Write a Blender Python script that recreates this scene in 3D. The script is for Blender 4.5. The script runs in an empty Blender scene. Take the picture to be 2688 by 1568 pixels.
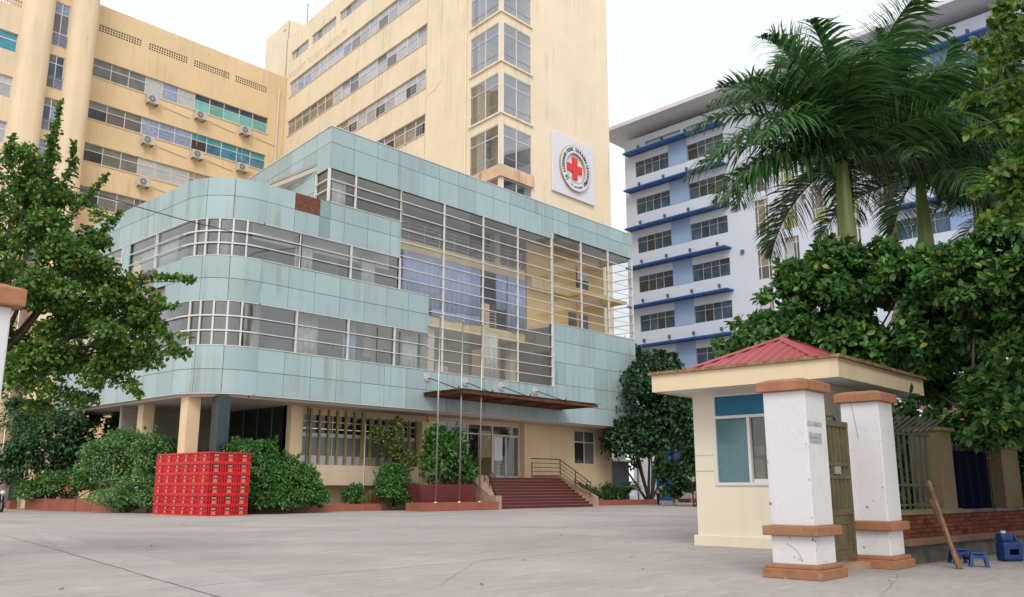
import bpy, math, random
import numpy as np
from mathutils import Matrix, Vector
R = math.radians
random.seed(7)
rng = np.random.default_rng(11)
sc = bpy.context.scene
col = sc.collection

# ------------------------------------------------------------------ camera
CAM = (-37.092, -37.251, 1.2); YAW = 42.2; PITCH = 12.17
cd = bpy.data.cameras.new('camera'); cam = bpy.data.objects.new('camera', cd); col.objects.link(cam)
cd.sensor_width = 36; cd.lens = 30.80; cd.clip_end = 2000
cam.location = CAM; cam.rotation_euler = (R(90 + PITCH), 0, R(YAW - 90)); sc.camera = cam
# ------------------------------------------------------------------ sky, sun, exposure (bright overcast)
SUN_EL, SUN_AZ = 44, 222      # azimuth of where the light comes from, degrees from +x
w = bpy.data.worlds.new('World'); sc.world = w; w.use_nodes = True
nt = w.node_tree; nt.nodes.clear()
sky = nt.nodes.new('ShaderNodeTexSky'); sky.sky_type = 'NISHITA'; sky.sun_disc = False
sky.sun_elevation = R(SUN_EL); sky.sun_rotation = R(90 - SUN_AZ); sky.dust_density = 4; sky.air_density = 1
b1 = nt.nodes.new('ShaderNodeBackground'); b1.inputs[1].default_value = 0.05
nt.links.new(sky.outputs[0], b1.inputs[0])
b2 = nt.nodes.new('ShaderNodeBackground'); b2.inputs[0].default_value = (0.985, 0.99, 1.0, 1); b2.inputs[1].default_value = 0.87  # cloud cover
ad = nt.nodes.new('ShaderNodeAddShader'); out = nt.nodes.new('ShaderNodeOutputWorld')
nt.links.new(b1.outputs[0], ad.inputs[0]); nt.links.new(b2.outputs[0], ad.inputs[1]); nt.links.new(ad.outputs[0], out.inputs[0])
sd = bpy.data.lights.new('sun', 'SUN'); sd.energy = 1.3; sd.angle = R(24); sd.color = (1.0, 0.965, 0.91)
so = bpy.data.objects.new('sun', sd); col.objects.link(so)
so.rotation_euler = (R(90 - SUN_EL), 0, R(SUN_AZ + 90)); so.location = (-60, -60, 60)
vs = sc.view_settings; vs.view_transform = 'Standard'; vs.look = 'None'; vs.gamma = 1; vs.exposure = 0.10; vs.use_curve_mapping = False

# ------------------------------------------------------------------ helpers
TH = math.atan(496 / 2300.); CT, ST = math.cos(TH), math.sin(TH); AZ = R(YAW)
def at(px, py, depth):
    """point seen at (px,py) of the 2520x1470 photo view, at a given distance ahead of the camera"""
    k = 2688 / 2520.; u = px * k - 1344; v = py * k - 784
    ry = 2300 * CT + v * ST; rz = 2300 * ST - v * CT; t = depth / ry
    X = u * t
    return Vector((CAM[0] + X * math.sin(AZ) + depth * math.cos(AZ), CAM[1] - X * math.cos(AZ) + depth * math.sin(AZ), CAM[2] + rz * t))
class Fr:
    """facade frame: s along the wall, d into the building, z up"""
    def __init__(s, ox, oy, deg=0):
        s.o = Vector((ox, oy, 0)); s.a = R(deg); s.u = Vector((math.cos(s.a), math.sin(s.a), 0)); s.n = Vector((-math.sin(s.a), math.cos(s.a), 0))
    def P(f, s, d, z):
        p = f.o + f.u * s + f.n * d; return (p.x, p.y, z)
    def M(f, s, d, z):
        return Matrix.Translation(f.P(s, d, z)) @ Matrix.Rotation(f.a, 4, 'Z')
W = Fr(0, 0, 0)
WM = {}
def reg(o, parent, M):
    if parent is not None:
        o.parent = parent; o.matrix_parent_inverse = WM[parent.name].inverted()
    o.matrix_basis = M; WM[o.name] = M.copy(); return o
def obj(name, me, mat=None, parent=None, M=None):
    o = bpy.data.objects.new(name, me); col.objects.link(o)
    if mat is not None and me is not None and not me.materials: me.materials.append(mat)
    return reg(o, parent, M or Matrix())
def tag(o, label, cat, group=None, kind=None):
    if label: o['label'] = label
    if cat: o['category'] = cat
    if group: o['group'] = group
    if kind: o['kind'] = kind
    return o
def empty(name, loc, label, cat, group=None):
    o = bpy.data.objects.new(name, None); o.empty_display_size = .3; col.objects.link(o)
    reg(o, None, Matrix.Translation(loc)); return tag(o, label, cat, group)
def structure(o): o['kind'] = 'structure'; return o
class MB:
    def __init__(s): s.v = []; s.f = []
    def add(s, vs, fs):
        n = len(s.v); s.v += [tuple(v) for v in vs]; s.f += [tuple(i + n for i in f) for f in fs]; return s
    def box(s, fr, a0, a1, d0, d1, z0, z1):
        vs = [fr.P(a, d, z) for z in (z0, z1) for d in (d0, d1) for a in (a0, a1)]
        return s.add(vs, [(0, 2, 3, 1), (4, 5, 7, 6), (0, 1, 5, 4), (2, 6, 7, 3), (0, 4, 6, 2), (1, 3, 7, 5)])
    def quad(s, *p): return s.add(p, [tuple(range(len(p)))])
    def tube(s, p0, p1, r0, r1=None, n=8, cap=True):
        r1 = r0 if r1 is None else r1; p0 = Vector(p0); p1 = Vector(p1); d = (p1 - p0).normalized()
        x = d.orthogonal().normalized(); y = d.cross(x)
        vs = []
        for p, r in ((p0, r0), (p1, r1)):
            for i in range(n):
                t = 2 * math.pi * i / n; vs.append(p + (x * math.cos(t) + y * math.sin(t)) * r)
        fs = [(i, (i + 1) % n, n + (i + 1) % n, n + i) for i in range(n)]
        if cap: fs += [tuple(range(n - 1, -1, -1)), tuple(range(n, 2 * n))]
        return s.add(vs, fs)
    def path(s, pts, r, n=6, r1=None):
        for i in range(len(pts) - 1):
            ra = r if r1 is None else r + (r1 - r) * i / (len(pts) - 1); rb = r if r1 is None else r + (r1 - r) * (i + 1) / (len(pts) - 1)
            s.tube(pts[i], pts[i + 1], ra, rb, n)
        return s
    def prism(s, outl, z0, z1):
        n = len(outl)
        return s.add([(x, y, z0) for x, y in outl] + [(x, y, z1) for x, y in outl],
                     [tuple(range(n - 1, -1, -1)), tuple(range(n, 2 * n))] + [(i, (i + 1) % n, n + (i + 1) % n, n + i) for i in range(n)])
    def lathe(s, c, prof, n=20):
        k = len(prof); vs = []
        for r, z in prof:
            for i in range(n):
                t = 2 * math.pi * i / n; vs.append((c[0] + r * math.cos(t), c[1] + r * math.sin(t), c[2] + z))
        fs = [(j * n + i, j * n + (i + 1) % n, (j + 1) * n + (i + 1) % n, (j + 1) * n + i) for j in range(k - 1) for i in range(n)]
        fs += [tuple(range(n - 1, -1, -1)), tuple((k - 1) * n + i for i in range(n))]
        return s.add(vs, fs)
    def build(s, name, mat, parent=None, smooth=False, bevel=0):
        a = np.array(s.v); lo = a.min(0); hi = a.max(0); c = Vector(((lo[0] + hi[0]) / 2, (lo[1] + hi[1]) / 2, lo[2]))
        me = bpy.data.meshes.new(name); me.from_pydata([(x - c.x, y - c.y, z - c.z) for x, y, z in s.v], [], s.f); me.update()
        if smooth:
            me.polygons.foreach_set('use_smooth', [True] * len(me.polygons))
        o = obj(name, me, mat, parent, Matrix.Translation(c))
        if bevel:
            m = o.modifiers.new('bevel', 'BEVEL'); m.width = bevel; m.segments = 2; m.limit_method = 'ANGLE'
        return o
_c = {}
def inst(name, fr, s, d, z, w_, dp, h, mat, parent, tilt=0):
    """a thin box piece; alike pieces share mesh data"""
    k = (round(w_, 3), round(dp, 3), round(h, 3), mat.name)
    if k not in _c:
        m = MB(); m.box(W, 0, w_, 0, dp, 0, h); me = bpy.data.meshes.new(name); me.from_pydata(m.v, [], m.f); me.materials.append(mat); _c[k] = me
    M = fr.M(s, d, z)
    if tilt:
        M = M @ Matrix.Rotation(R(random.uniform(-tilt, tilt)), 4, 'X') @ Matrix.Rotation(R(random.uniform(-tilt, tilt)), 4, 'Z')
    return obj(name, _c[k], None, parent, M)
def wall(fr, s0, s1, z0, z1, holes, depth=.25):
    """wall face with real openings and their reveals"""
    ss = sorted({s0, s1} | {h[i] for h in holes for i in (0, 1) if s0 < h[i] < s1}); zs = sorted({z0, z1} | {h[i] for h in holes for i in (2, 3) if z0 < h[i] < z1})
    m = MB()
    for a, b in zip(ss, ss[1:]):
        for c, e in zip(zs, zs[1:]):
            ms, mz = (a + b) / 2, (c + e) / 2
            if any(h[0] < ms < h[1] and h[2] < mz < h[3] for h in holes): continue
            m.quad(fr.P(a, 0, c), fr.P(b, 0, c), fr.P(b, 0, e), fr.P(a, 0, e))
    for h in holes:
        a, b, c, e = max(h[0], s0), min(h[1], s1), max(h[2], z0), min(h[3], z1)
        m.quad(fr.P(a, 0, c), fr.P(a, depth, c), fr.P(b, depth, c), fr.P(b, 0, c))
        m.quad(fr.P(a, 0, e), fr.P(b, 0, e), fr.P(b, depth, e), fr.P(a, depth, e))
        if h[0] >= s0: m.quad(fr.P(a, 0, c), fr.P(a, 0, e), fr.P(a, depth, e), fr.P(a, depth, c))
        if h[1] <= s1: m.quad(fr.P(b, 0, c), fr.P(b, depth, c), fr.P(b, depth, e), fr.P(b, 0, e))
    return m

# ------------------------------------------------------------------ materials
def mat(name, c, rough=.6, var=.10, scale=1.2, spec=.35, metal=0, streak=0, dirt=(.10, .085, .06), rnd=0, bump=0, bscale=40, coat=0, spots=0, fine=0, sp=(.60, .72), sps=2.2):
    m = bpy.data.materials.new(name); m.use_nodes = True; n = m.node_tree.nodes; l = m.node_tree.links; p = n['Principled BSDF']
    p.inputs['Roughness'].default_value = rough; p.inputs['Specular IOR Level'].default_value = spec; p.inputs['Metallic'].default_value = metal
    if coat: p.inputs['Coat Weight'].default_value = coat; p.inputs['Coat Roughness'].default_value = .03
    g = n.new('ShaderNodeNewGeometry'); pos = g.outputs['Position']
    def noise(s, det=4, mapping=None, rou=.55):
        t = n.new('ShaderNodeTexNoise'); t.inputs['Scale'].default_value = s; t.inputs['Detail'].default_value = det; t.inputs['Roughness'].default_value = rou
        if mapping:
            mp = n.new('ShaderNodeMapping'); mp.inputs['Scale'].default_value = mapping; l.new(pos, mp.inputs[0]); l.new(mp.outputs[0], t.inputs['Vector'])
        else: l.new(pos, t.inputs['Vector'])
        return t.outputs['Fac']
    def ramp(fac, a, b):
        r = n.new('ShaderNodeMapRange'); r.inputs[1].default_value = a; r.inputs[2].default_value = b; l.new(fac, r.inputs[0]); r.clamp = True; return r.outputs[0]
    def mix(f, a, b, mode='MIX'):
        x = n.new('ShaderNodeMix'); x.data_type = 'RGBA'; x.blend_type = mode
        if hasattr(f, 'links') or not isinstance(f, (int, float)): l.new(f, x.inputs[0])
        else: x.inputs[0].default_value = f
        for v, i in ((a, 6), (b, 7)):
            if isinstance(v, tuple): x.inputs[i].default_value = (*v, 1)
            else: l.new(v, x.inputs[i])
        return x.outputs[2]
    c0 = tuple(max(0, x * (1 - var)) for x in c); c1 = tuple(min(1, x * (1 + var)) for x in c)
    cc = mix(ramp(noise(scale), .3, .7), c0, c1)
    if fine: cc = mix(ramp(noise(scale * 14, 5), .35, .65), cc, mix(1.0, cc, tuple([1 - fine] * 3), 'MULTIPLY'))
    if streak:
        s1 = ramp(noise(2.2, 6, (1, 1, .05)), .50, .74); s2 = ramp(noise(.33, 4), .42, .66)
        mu = n.new('ShaderNodeMath'); mu.operation = 'MULTIPLY'; l.new(s1, mu.inputs[0]); l.new(s2, mu.inputs[1])
        m2 = n.new('ShaderNodeMath'); m2.operation = 'MULTIPLY'; l.new(mu.outputs[0], m2.inputs[0]); m2.inputs[1].default_value = streak
        cc = mix(m2.outputs[0], cc, dirt)
    if spots:
        s3 = ramp(noise(sps, 8, None, .75), *sp); m3 = n.new('ShaderNodeMath'); m3.operation = 'MULTIPLY'; l.new(s3, m3.inputs[0]); m3.inputs[1].default_value = spots
        cc = mix(m3.outputs[0], cc, dirt)
    if rnd:
        oi = n.new('ShaderNodeObjectInfo'); h = n.new('ShaderNodeHueSaturation')
        r = n.new('ShaderNodeMapRange'); r.inputs[3].default_value = 1 - rnd; r.inputs[4].default_value = 1 + rnd; l.new(oi.outputs['Random'], r.inputs[0])
        l.new(r.outputs[0], h.inputs['Value']); l.new(cc, h.inputs['Color']); cc = h.outputs[0]
    l.new(cc, p.inputs['Base Color'])
    if bump:
        bp = n.new('ShaderNodeBump'); bp.inputs['Strength'].default_value = bump; bp.inputs['Distance'].default_value = .02
        l.new(noise(bscale, 6), bp.inputs['Height']); l.new(bp.outputs[0], p.inputs['Normal'])
    return m
def leafmat(name, dark, mid, light, odd=None, rough=.42, trans=.25):
    m = bpy.data.materials.new(name); m.use_nodes = True; n = m.node_tree.nodes; l = m.node_tree.links; p = n['Principled BSDF']
    g = n.new('ShaderNodeNewGeometry'); r = n.new('ShaderNodeValToRGB'); e = r.color_ramp.elements
    e[0].color = (*dark, 1); e[1].color = (*light, 1); e[1].position = .95; x = e.new(.42); x.color = (*mid, 1)
    if odd: y = e.new(.985); y.color = (*odd, 1)
    l.new(g.outputs['Random Per Island'], r.inputs[0]); l.new(r.outputs[0], p.inputs['Base Color'])
    p.inputs['Roughness'].default_value = rough; p.inputs['Specular IOR Level'].default_value = .45
    t = n.new('ShaderNodeBsdfTranslucent'); l.new(r.outputs[0], t.inputs[0]); mx = n.new('ShaderNodeMixShader'); mx.inputs[0].default_value = trans
    l.new(p.outputs[0], mx.inputs[1]); l.new(t.outputs[0], mx.inputs[2]); l.new(mx.outputs[0], n['Material Output'].inputs[0]); return m
def glassmat(name, tint, base=.10, rough=.01):
    m = bpy.data.materials.new(name); m.use_nodes = True; n = m.node_tree.nodes; l = m.node_tree.links; n.remove(n['Principled BSDF'])
    t = n.new('ShaderNodeBsdfTransparent'); t.inputs[0].default_value = (*tint, 1); g = n.new('ShaderNodeBsdfGlossy'); g.inputs['Roughness'].default_value = rough
    f = n.new('ShaderNodeLayerWeight'); f.inputs[0].default_value = .5; pw = n.new('ShaderNodeMath'); pw.operation = 'POWER'; pw.inputs[1].default_value = 4.5; l.new(f.outputs['Facing'], pw.inputs[0])
    a = n.new('ShaderNodeMath'); a.operation = 'MULTIPLY_ADD'; a.use_clamp = True; a.inputs[1].default_value = .75; a.inputs[2].default_value = base; l.new(pw.outputs[0], a.inputs[0])
    mx = n.new('ShaderNodeMixShader'); l.new(a.outputs[0], mx.inputs[0]); l.new(t.outputs[0], mx.inputs[1]); l.new(g.outputs[0], mx.inputs[2]); l.new(mx.outputs[0], n['Material Output'].inputs[0]); return m

CREAM = mat('cream_render', (.82, .70, .51), .85, .05, .25, .2, streak=.7, spots=.16, dirt=(.42, .36, .28), bump=.15, bscale=6, fine=.04)
OCHRE = mat('ochre_render', (.73, .56, .345), .85, .06, .22, .2, streak=.5, spots=.25, dirt=(.30, .23, .15), bump=.15, bscale=6, fine=.05)
OCHRE2 = mat('pale_ochre_render', (.735, .60, .42), .85, .05, .22, .2, streak=.45, spots=.1, dirt=(.34, .27, .19), bump=.1, bscale=6)
GCREAM = mat('ground_floor_cream', (.76, .58, .37), .8, .05, .5, .2, streak=.25, dirt=(.35, .26, .16), fine=.04)
TEAL = mat('teal_aluminium_panel', (.340, .452, .462), .38, .05, .15, .4, streak=.85, dirt=(.17, .19, .175), rnd=.09, fine=.02)
TEALD = mat('panel_joint', (.07, .08, .08), .8)
STAINED = mat('dirty_teal_panel', (.25, .36, .36), .5, .15, .4, .3, streak=.8, dirt=(.12, .12, .10))
BROWNP = mat('weathered_board', (.17, .075, .055), .9, .35, 6, .1, streak=.5, dirt=(.04, .02, .015), bump=.6, bscale=18)
RAWCONC = mat('raw_concrete', (.36, .27, .23), .9, .2, .8, .1, streak=.8, dirt=(.17, .12, .10))
WHITEM = mat('white_painted_metal', (.64, .64, .63), .4, .06, .7, .4, streak=.25, dirt=(.35, .28, .20))
FRAMEM = mat('aluminium_frame', (.60, .61, .60), .4, .08, 1, .4)
SOFF = mat('soffit_paint', (.55, .48, .44), .85, .07, .3)
INTW = mat('interior_beige', (.72, .64, .52), .85, .06, .5)
INTG = mat('interior_grey', (.45, .45, .43), .85, .08, .5)
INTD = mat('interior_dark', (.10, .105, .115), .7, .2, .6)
BEAM = mat('gallery_beam_cream', (.80, .62, .35), .85, .08, .8, streak=.6, spots=.5, dirt=(.36, .25, .14))
YWALL = mat('ochre_interior_wall', (.80, .56, .22), .85, .05, .5, streak=.3, dirt=(.45, .3, .14))
CURT = mat('lavender_curtain', (.36, .42, .66), .8, .12, 1.5, streak=.3, dirt=(.22, .26, .42))
CURTW = mat('white_curtain', (.62, .60, .56), .85, .15, 3)
GLASS = glassmat('clear_glass', (.94, .95, .94), .08)
GLASSD = glassmat('tinted_glass', (.88, .91, .91), .13); GLASST = glassmat('tower_glass', (.90, .92, .94), .24)
PG = lambda nm, c, v=.25, s=1.1: mat(nm, c, .08, v, s, .4, rnd=.18, coat=.22)
P_DARK = PG('dark_pane', (.035, .035, .035)); P_GREY = PG('grey_pane', (.16, .16, .15)); P_CURT = PG('curtained_pane', (.42, .43, .45), .12, 3); P_BLUEC = PG('blue_curtained_pane', (.25, .31, .46), .25, 3)
P_TEAL = PG('turquoise_pane', (.16, .42, .40), .12); P_BLUE = PG('blue_film_pane', (.06, .20, .30), .4); P_BEIGE = PG('beige_pane', (.28, .24, .18), .25, 2); P_CYAN = PG('cyan_film_pane', (.05, .28, .38), .2, 2)
P_NAVY = PG('navy_pane', (.035, .075, .12), .5)
RED = mat('red_crate_plastic', (.64, .012, .016), .35, .08, 3, .5, rnd=.10)
REDD = mat('crate_inside', (.13, .003, .005), .6); LAB = mat('crate_print', (.42, .30, .14), .5, .15, 20); BOT = mat('bottle_brown', (.03, .015, .012), .15, spec=.6)
WHITEW = mat('white_gate_paint', (.68, .67, .69), .75, .04, .8, .2, spots=.42, sp=(.56, .74), sps=3.2, streak=.40, dirt=(.33, .30, .27), bump=.15, bscale=14, fine=.03)
TERRA = mat('terracotta_paint', (.36, .17, .092), .8, .14, 2.5, .2, spots=.6, sp=(.53, .68), sps=4, dirt=(.17, .095, .06), bump=.3, bscale=22, fine=.10)
BOOTH = mat('booth_cream', (.73, .66, .53), .8, .03, .6, .2, bump=.08, bscale=20, streak=.3, spots=.10, dirt=(.48, .41, .31))
FASC = mat('fascia_cream', (.74, .61, .415), .8, .04, .6, .2, streak=.30, spots=.08, dirt=(.35, .24, .13))
SOFW = mat('booth_soffit', (.66, .66, .67), .85, .03)
RUSTM = mat('rusty_edge', (.27, .17, .085), .9, .5, 7, .1, spots=.9, dirt=(.06, .04, .025))
ROOFR = mat('red_roof_sheet', (.34, .070, .078), .45, .08, .8, .35, spots=.12, dirt=(.2, .08, .07))
OLIVE = mat('olive_gate_paint', (.105, .088, .042), .55, .25, 4, .3, spots=.5, dirt=(.09, .06, .03))
BLUEP = mat('blue_panel', (.012, .13, .24), .4, .06)
FILM = mat('patterned_film', (.085, .17, .20), .12, .10, 2, .5, coat=.6)
FENCE = mat('green_fence_paint', (.062, .066, .044), .6, .2, 6)
BRICK = mat('red_brick', (.15, .048, .028), .9, .25, 5, .1, rnd=.25, spots=.5, dirt=(.08, .045, .03), bump=.4, bscale=30)
MORT = mat('dark_mortar', (.07, .05, .04), .95, .2, 4)
STONEW = mat('grimy_concrete', (.13, .12, .11), .95, .5, 3, .1, spots=.7, dirt=(.03, .03, .028), bump=.6, bscale=12)
POSTM = mat('ochre_post', (.165, .125, .066), .85, .15, 1.5, spots=.3, dirt=(.15, .11, .06))
WOOD = mat('bare_plank', (.21, .12, .07), .8, .3, 6); BLUEPL = mat('blue_plastic', (.006, .038, .17), .45, .1, 3, .5)
STEP = mat('red_granite', (.10, .023, .018), .5, .15, 2, .4, fine=.12); STEPE = mat('step_nosing', (.32, .15, .11), .6, .1, 3)
PLANT = mat('red_planter_tile', (.32, .105, .065), .7, .12, 1.5, .3, streak=.4, dirt=(.12, .05, .035)); CHEEK = mat('granite_cheek', (.42, .29, .21), .6, .15, 4, fine=.15)
STEEL = mat('stainless_steel', (.38, .37, .355), .35, .06, 2, .5, metal=.85); RAILM = mat('brown_rail', (.10, .07, .045), .4, .2, 3, .5, metal=.4); RUST = mat('rusty_steel', (.14, .065, .035), .85, .4, 4, .2)
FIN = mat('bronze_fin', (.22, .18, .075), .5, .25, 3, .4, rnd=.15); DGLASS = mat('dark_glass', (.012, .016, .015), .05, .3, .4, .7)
DCOL = mat('dark_teal_column', (.022, .045, .055), .25, .15, 1, .5)
BWHITE = mat('blue_white_render', (.585, .635, .735), .85, .03, .2, .2, streak=.15, dirt=(.42, .45, .52)); BSKY = mat('sky_blue_render', (.28, .40, .62), .85, .05, .3, .2)
AWN = mat('blue_awning', (.016, .075, .25), .45, .1, 2, .4); AWNP = mat('awning_mesh', (.03, .13, .36), .5, .2, 8, .4)
BROOF = mat('pale_roof', (.66, .66, .67), .8, .04, .3); GRILL = mat('grey_panel_pane', (.12, .11, .105), .3, .1, 2); GREENP = mat('olive_panel_pane', (.28, .29, .13), .35, .08, 1)
SIGNW = mat('white_sign', (.70, .70, .75), .5, .02, .5); REDX = mat('red_cross_paint', (.72, .055, .05), .45, .04); INK = mat('sign_ink', (.03, .04, .07), .5); GOLD = mat('brass_rim', (.45, .34, .22), .4, .1, 3, .4)
ACW = mat('ac_casing', (.50, .50, .47), .5, .1, 3, spots=.3, dirt=(.2, .17, .13)); ACG = mat('ac_grille', (.20, .20, .20), .6, .2, 20)
BLACK = mat('black_cable', (.015, .015, .016), .6); BARK = mat('bark', (.12, .09, .065), .9, .35, 6, .1, bump=.6, bscale=20)
GHOST = mat('letter_ghost', (.66, .57, .45), .9, .3, 3)
LF_FIG = leafmat('fig_leaf', (.020, .075, .024), (.062, .180, .040), (.15, .32, .075), (.32, .35, .05), trans=.38)
LF_L = leafmat('left_tree_leaf', (.030, .085, .018), (.085, .190, .032), (.18, .33, .055), (.36, .33, .05), trans=.4)
LF_TR = leafmat('overhang_leaf', (.03, .085, .016), (.080, .185, .028), (.18, .30, .05), (.42, .40, .06), trans=.42)
LF_BL = leafmat('light_bush_leaf', (.048, .13, .040), (.125, .27, .080), (.22, .38, .14), trans=.32)
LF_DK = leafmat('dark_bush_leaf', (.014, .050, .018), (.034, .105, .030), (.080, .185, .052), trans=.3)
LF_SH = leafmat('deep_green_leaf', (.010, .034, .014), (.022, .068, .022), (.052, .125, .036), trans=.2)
LF_MD = leafmat('mid_bush_leaf', (.024, .09, .024), (.066, .20, .044), (.15, .32, .075), trans=.34)
LF_YG = leafmat('yellow_green_leaf', (.05, .075, .015), (.10, .14, .03), (.19, .22, .05))
LF_PALM = leafmat('palm_leaflet', (.016, .050, .022), (.042, .125, .038), (.11, .24, .065), rough=.26, trans=.34)
DRY = leafmat('dry_grass', (.13, .08, .03), (.22, .14, .06), (.32, .24, .11)); FLOWER = leafmat('orange_petal', (.6, .13, .03), (.75, .22, .06), (.8, .35, .15))
PTRUNK = mat('palm_trunk', (.33, .27, .20), .85, .15, 2, .1, streak=.3, dirt=(.16, .13, .10), bump=.5, bscale=8); PSHAFT = mat('palm_crownshaft', (.15, .20, .055), .35, .18, 1.2, .45, streak=.4, dirt=(.16, .10, .04))
GREYC = mat('old_wall_render', (.36, .32, .28), .9, .2, 1, .1, streak=.6, dirt=(.15, .13, .11)); SHEDB = mat('blue_sheet', (.01, .10, .36), .5, .15, 2); PINKR = mat('pink_roof', (.50, .10, .12), .6, .1, 2)
SKIN = mat('skin', (.35, .20, .14), .5); TOP = mat('pink_shirt', (.55, .35, .36), .8); TROU = mat('dark_trousers', (.02, .02, .045), .8); HAIR = mat('dark_hair', (.012, .01, .009), .6)
CHAIRM = mat('beige_leatherette', (.52, .44, .30), .45, .1, 3, .4)

# ------------------------------------------------------------------ ground
def ground_material():
    m = bpy.data.materials.new('plaza_concrete'); m.use_nodes = True; n = m.node_tree.nodes; l = m.node_tree.links; p = n['Principled BSDF']
    g = n.new('ShaderNodeNewGeometry'); p.inputs['Roughness'].default_value = .8; p.inputs['Specular IOR Level'].default_value = .25
    def noi(s, d, sc_=None, r=.6, dist=0):
        t = n.new('ShaderNodeTexNoise'); t.inputs['Scale'].default_value = s; t.inputs['Detail'].default_value = d; t.inputs['Roughness'].default_value = r; t.inputs['Distortion'].default_value = dist
        mp = n.new('ShaderNodeMapping'); mp.inputs['Scale'].default_value = sc_ or (1, 1, 1); mp.inputs['Rotation'].default_value = (0, 0, R(-18)); l.new(g.outputs['Position'], mp.inputs[0]); l.new(mp.outputs[0], t.inputs['Vector']); return t.outputs['Fac']
    def mr(f, a, b, c, d):
        r = n.new('ShaderNodeMapRange'); r.inputs[1].default_value = a; r.inputs[2].default_value = b; r.inputs[3].default_value = c; r.inputs[4].default_value = d; l.new(f, r.inputs[0]); return r.outputs[0]
    a = mr(noi(.22, 6, None, .6, .6), .3, .7, .82, 1.12); b = mr(noi(1.1, 6, (1, 3.2, 1), .7, 1.0), .3, .7, .87, 1.10); c = mr(noi(14, 6, None, .7), .3, .7, .93, 1.05); d = mr(noi(.55, 7, (1, 4, 1), .65, 2.5), .54, .70, 1.0, 1.20); e = mr(noi(3.5, 8, None, .8), .62, .76, 1.0, .80)
    acc = a
    for x in (b, c, d, e):
        mu = n.new('ShaderNodeMath'); mu.operation = 'MULTIPLY'; l.new(acc, mu.inputs[0]); l.new(x, mu.inputs[1]); acc = mu.outputs[0]
    h = n.new('ShaderNodeHueSaturation'); h.inputs['Color'].default_value = (.385, .348, .332, 1); l.new(acc, h.inputs['Value']); l.new(h.outputs[0], p.inputs['Base Color'])
    bp = n.new('ShaderNodeBump'); bp.inputs['Strength'].default_value = .35; bp.inputs['Distance'].default_value = .01; l.new(noi(30, 6), bp.inputs['Height']); l.new(bp.outputs[0], p.inputs['Normal'])
    return m
GROUND = ground_material()
m = MB(); m.quad((-500, -500, 0), (500, -500, 0), (500, 500, 0), (-500, 500, 0))
ground = structure(m.build('ground', GROUND))
JOINT = mat('joint_filler', (.17, .155, .145), .9, .4, 9); SLABP = mat('paler_slab', (.41, .375, .36), .8, .10, .9, .2, fine=.08)
def gp(px, py):
    k = 2688 / 2520.; v = py * k - 784; rz = 2300 * ST - v * CT; t = -1.2 / rz; return at(px, py, (2300 * CT + v * ST) * t)
def ribbon(name, pts, wd, z, mt, jag=.02, n=40):
    P = []
    for i in range(len(pts) - 1):
        for k in range(n):
            t = k / n; P.append(Vector(pts[i]) * (1 - t) + Vector(pts[i + 1]) * t)
    P.append(Vector(pts[-1])); vs = []; fs = []; off = 0
    for i, p in enumerate(P):
        d = (P[min(i + 1, len(P) - 1)] - P[max(i - 1, 0)]).normalized(); nn = Vector((-d.y, d.x, 0)); off = off * .7 + random.uniform(-jag, jag); ww = wd * random.uniform(.5, 1.2) if jag else wd
        for s in (-1, 1): q = p + nn * (s * ww / 2 + off); vs.append((q.x, q.y, z))
    for i in range(len(P) - 1): fs.append((2 * i, 2 * i + 1, 2 * i + 3, 2 * i + 2))
    b = MB(); b.add(vs, fs); return b.build(name, mt, ground)
def gnd2(px, py): q = gp(px, py); return (q.x, q.y, 0)
for a in ([(-60, 1299), (165, 1361), (545, 1472), (640, 1500)], [(470, 1444), (1165, 1382), (1722, 1331)], [(-30, 1375), (165, 1361)]):
    ribbon('joint', [gnd2(*q) for q in a], .016, .006, JOINT, .010)
A1, A2 = Vector(gnd2(150, 1357)), Vector(gnd2(640, 1500))
m = MB(); m.quad(*[Vector(gnd2(*q)) + Vector((0, 0, .004)) for q in ((68, 1303), (165, 1361), (640, 1500), (920, 1500))]); m.build('slab_strip', SLABP, ground)
for a in ([(1165, 1387), (1120, 1415), (1085, 1440)], [(2212, 1415), (2195, 1440), (2160, 1472)], [(2100, 1395), (2212, 1415)]):
    ribbon('crack', [gnd2(*q) for q in a], .006, .008, JOINT, .008, 14)
for px, py in ((175, 1283), (213, 1306), (372, 1345), (447, 1293), (966, 1278), (1287, 1380), (1556, 1373), (1583, 1403), (1186, 1441), (1708, 1355), (1860, 1367), (455, 1297), (150, 1452), (1380, 1320), (2075, 1410), (2190, 1432)):
    q = gp(px, py); b = MB(); s = .03 + random.random() * .03; t = random.random() * 3
    b.add([(q.x + math.cos(t + k * 1.57) * s * (1 if k % 2 else .5), q.y + math.sin(t + k * 1.57) * s * (1 if k % 2 else .5), .012 + .012 * (k % 2)) for k in range(4)], [(0, 1, 2, 3)])
    tag(b.build('fallen_leaf', BARK), 'small dry leaf lying on the bare concrete yard', 'leaf', 'dry leaves scattered on the yard')

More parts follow.
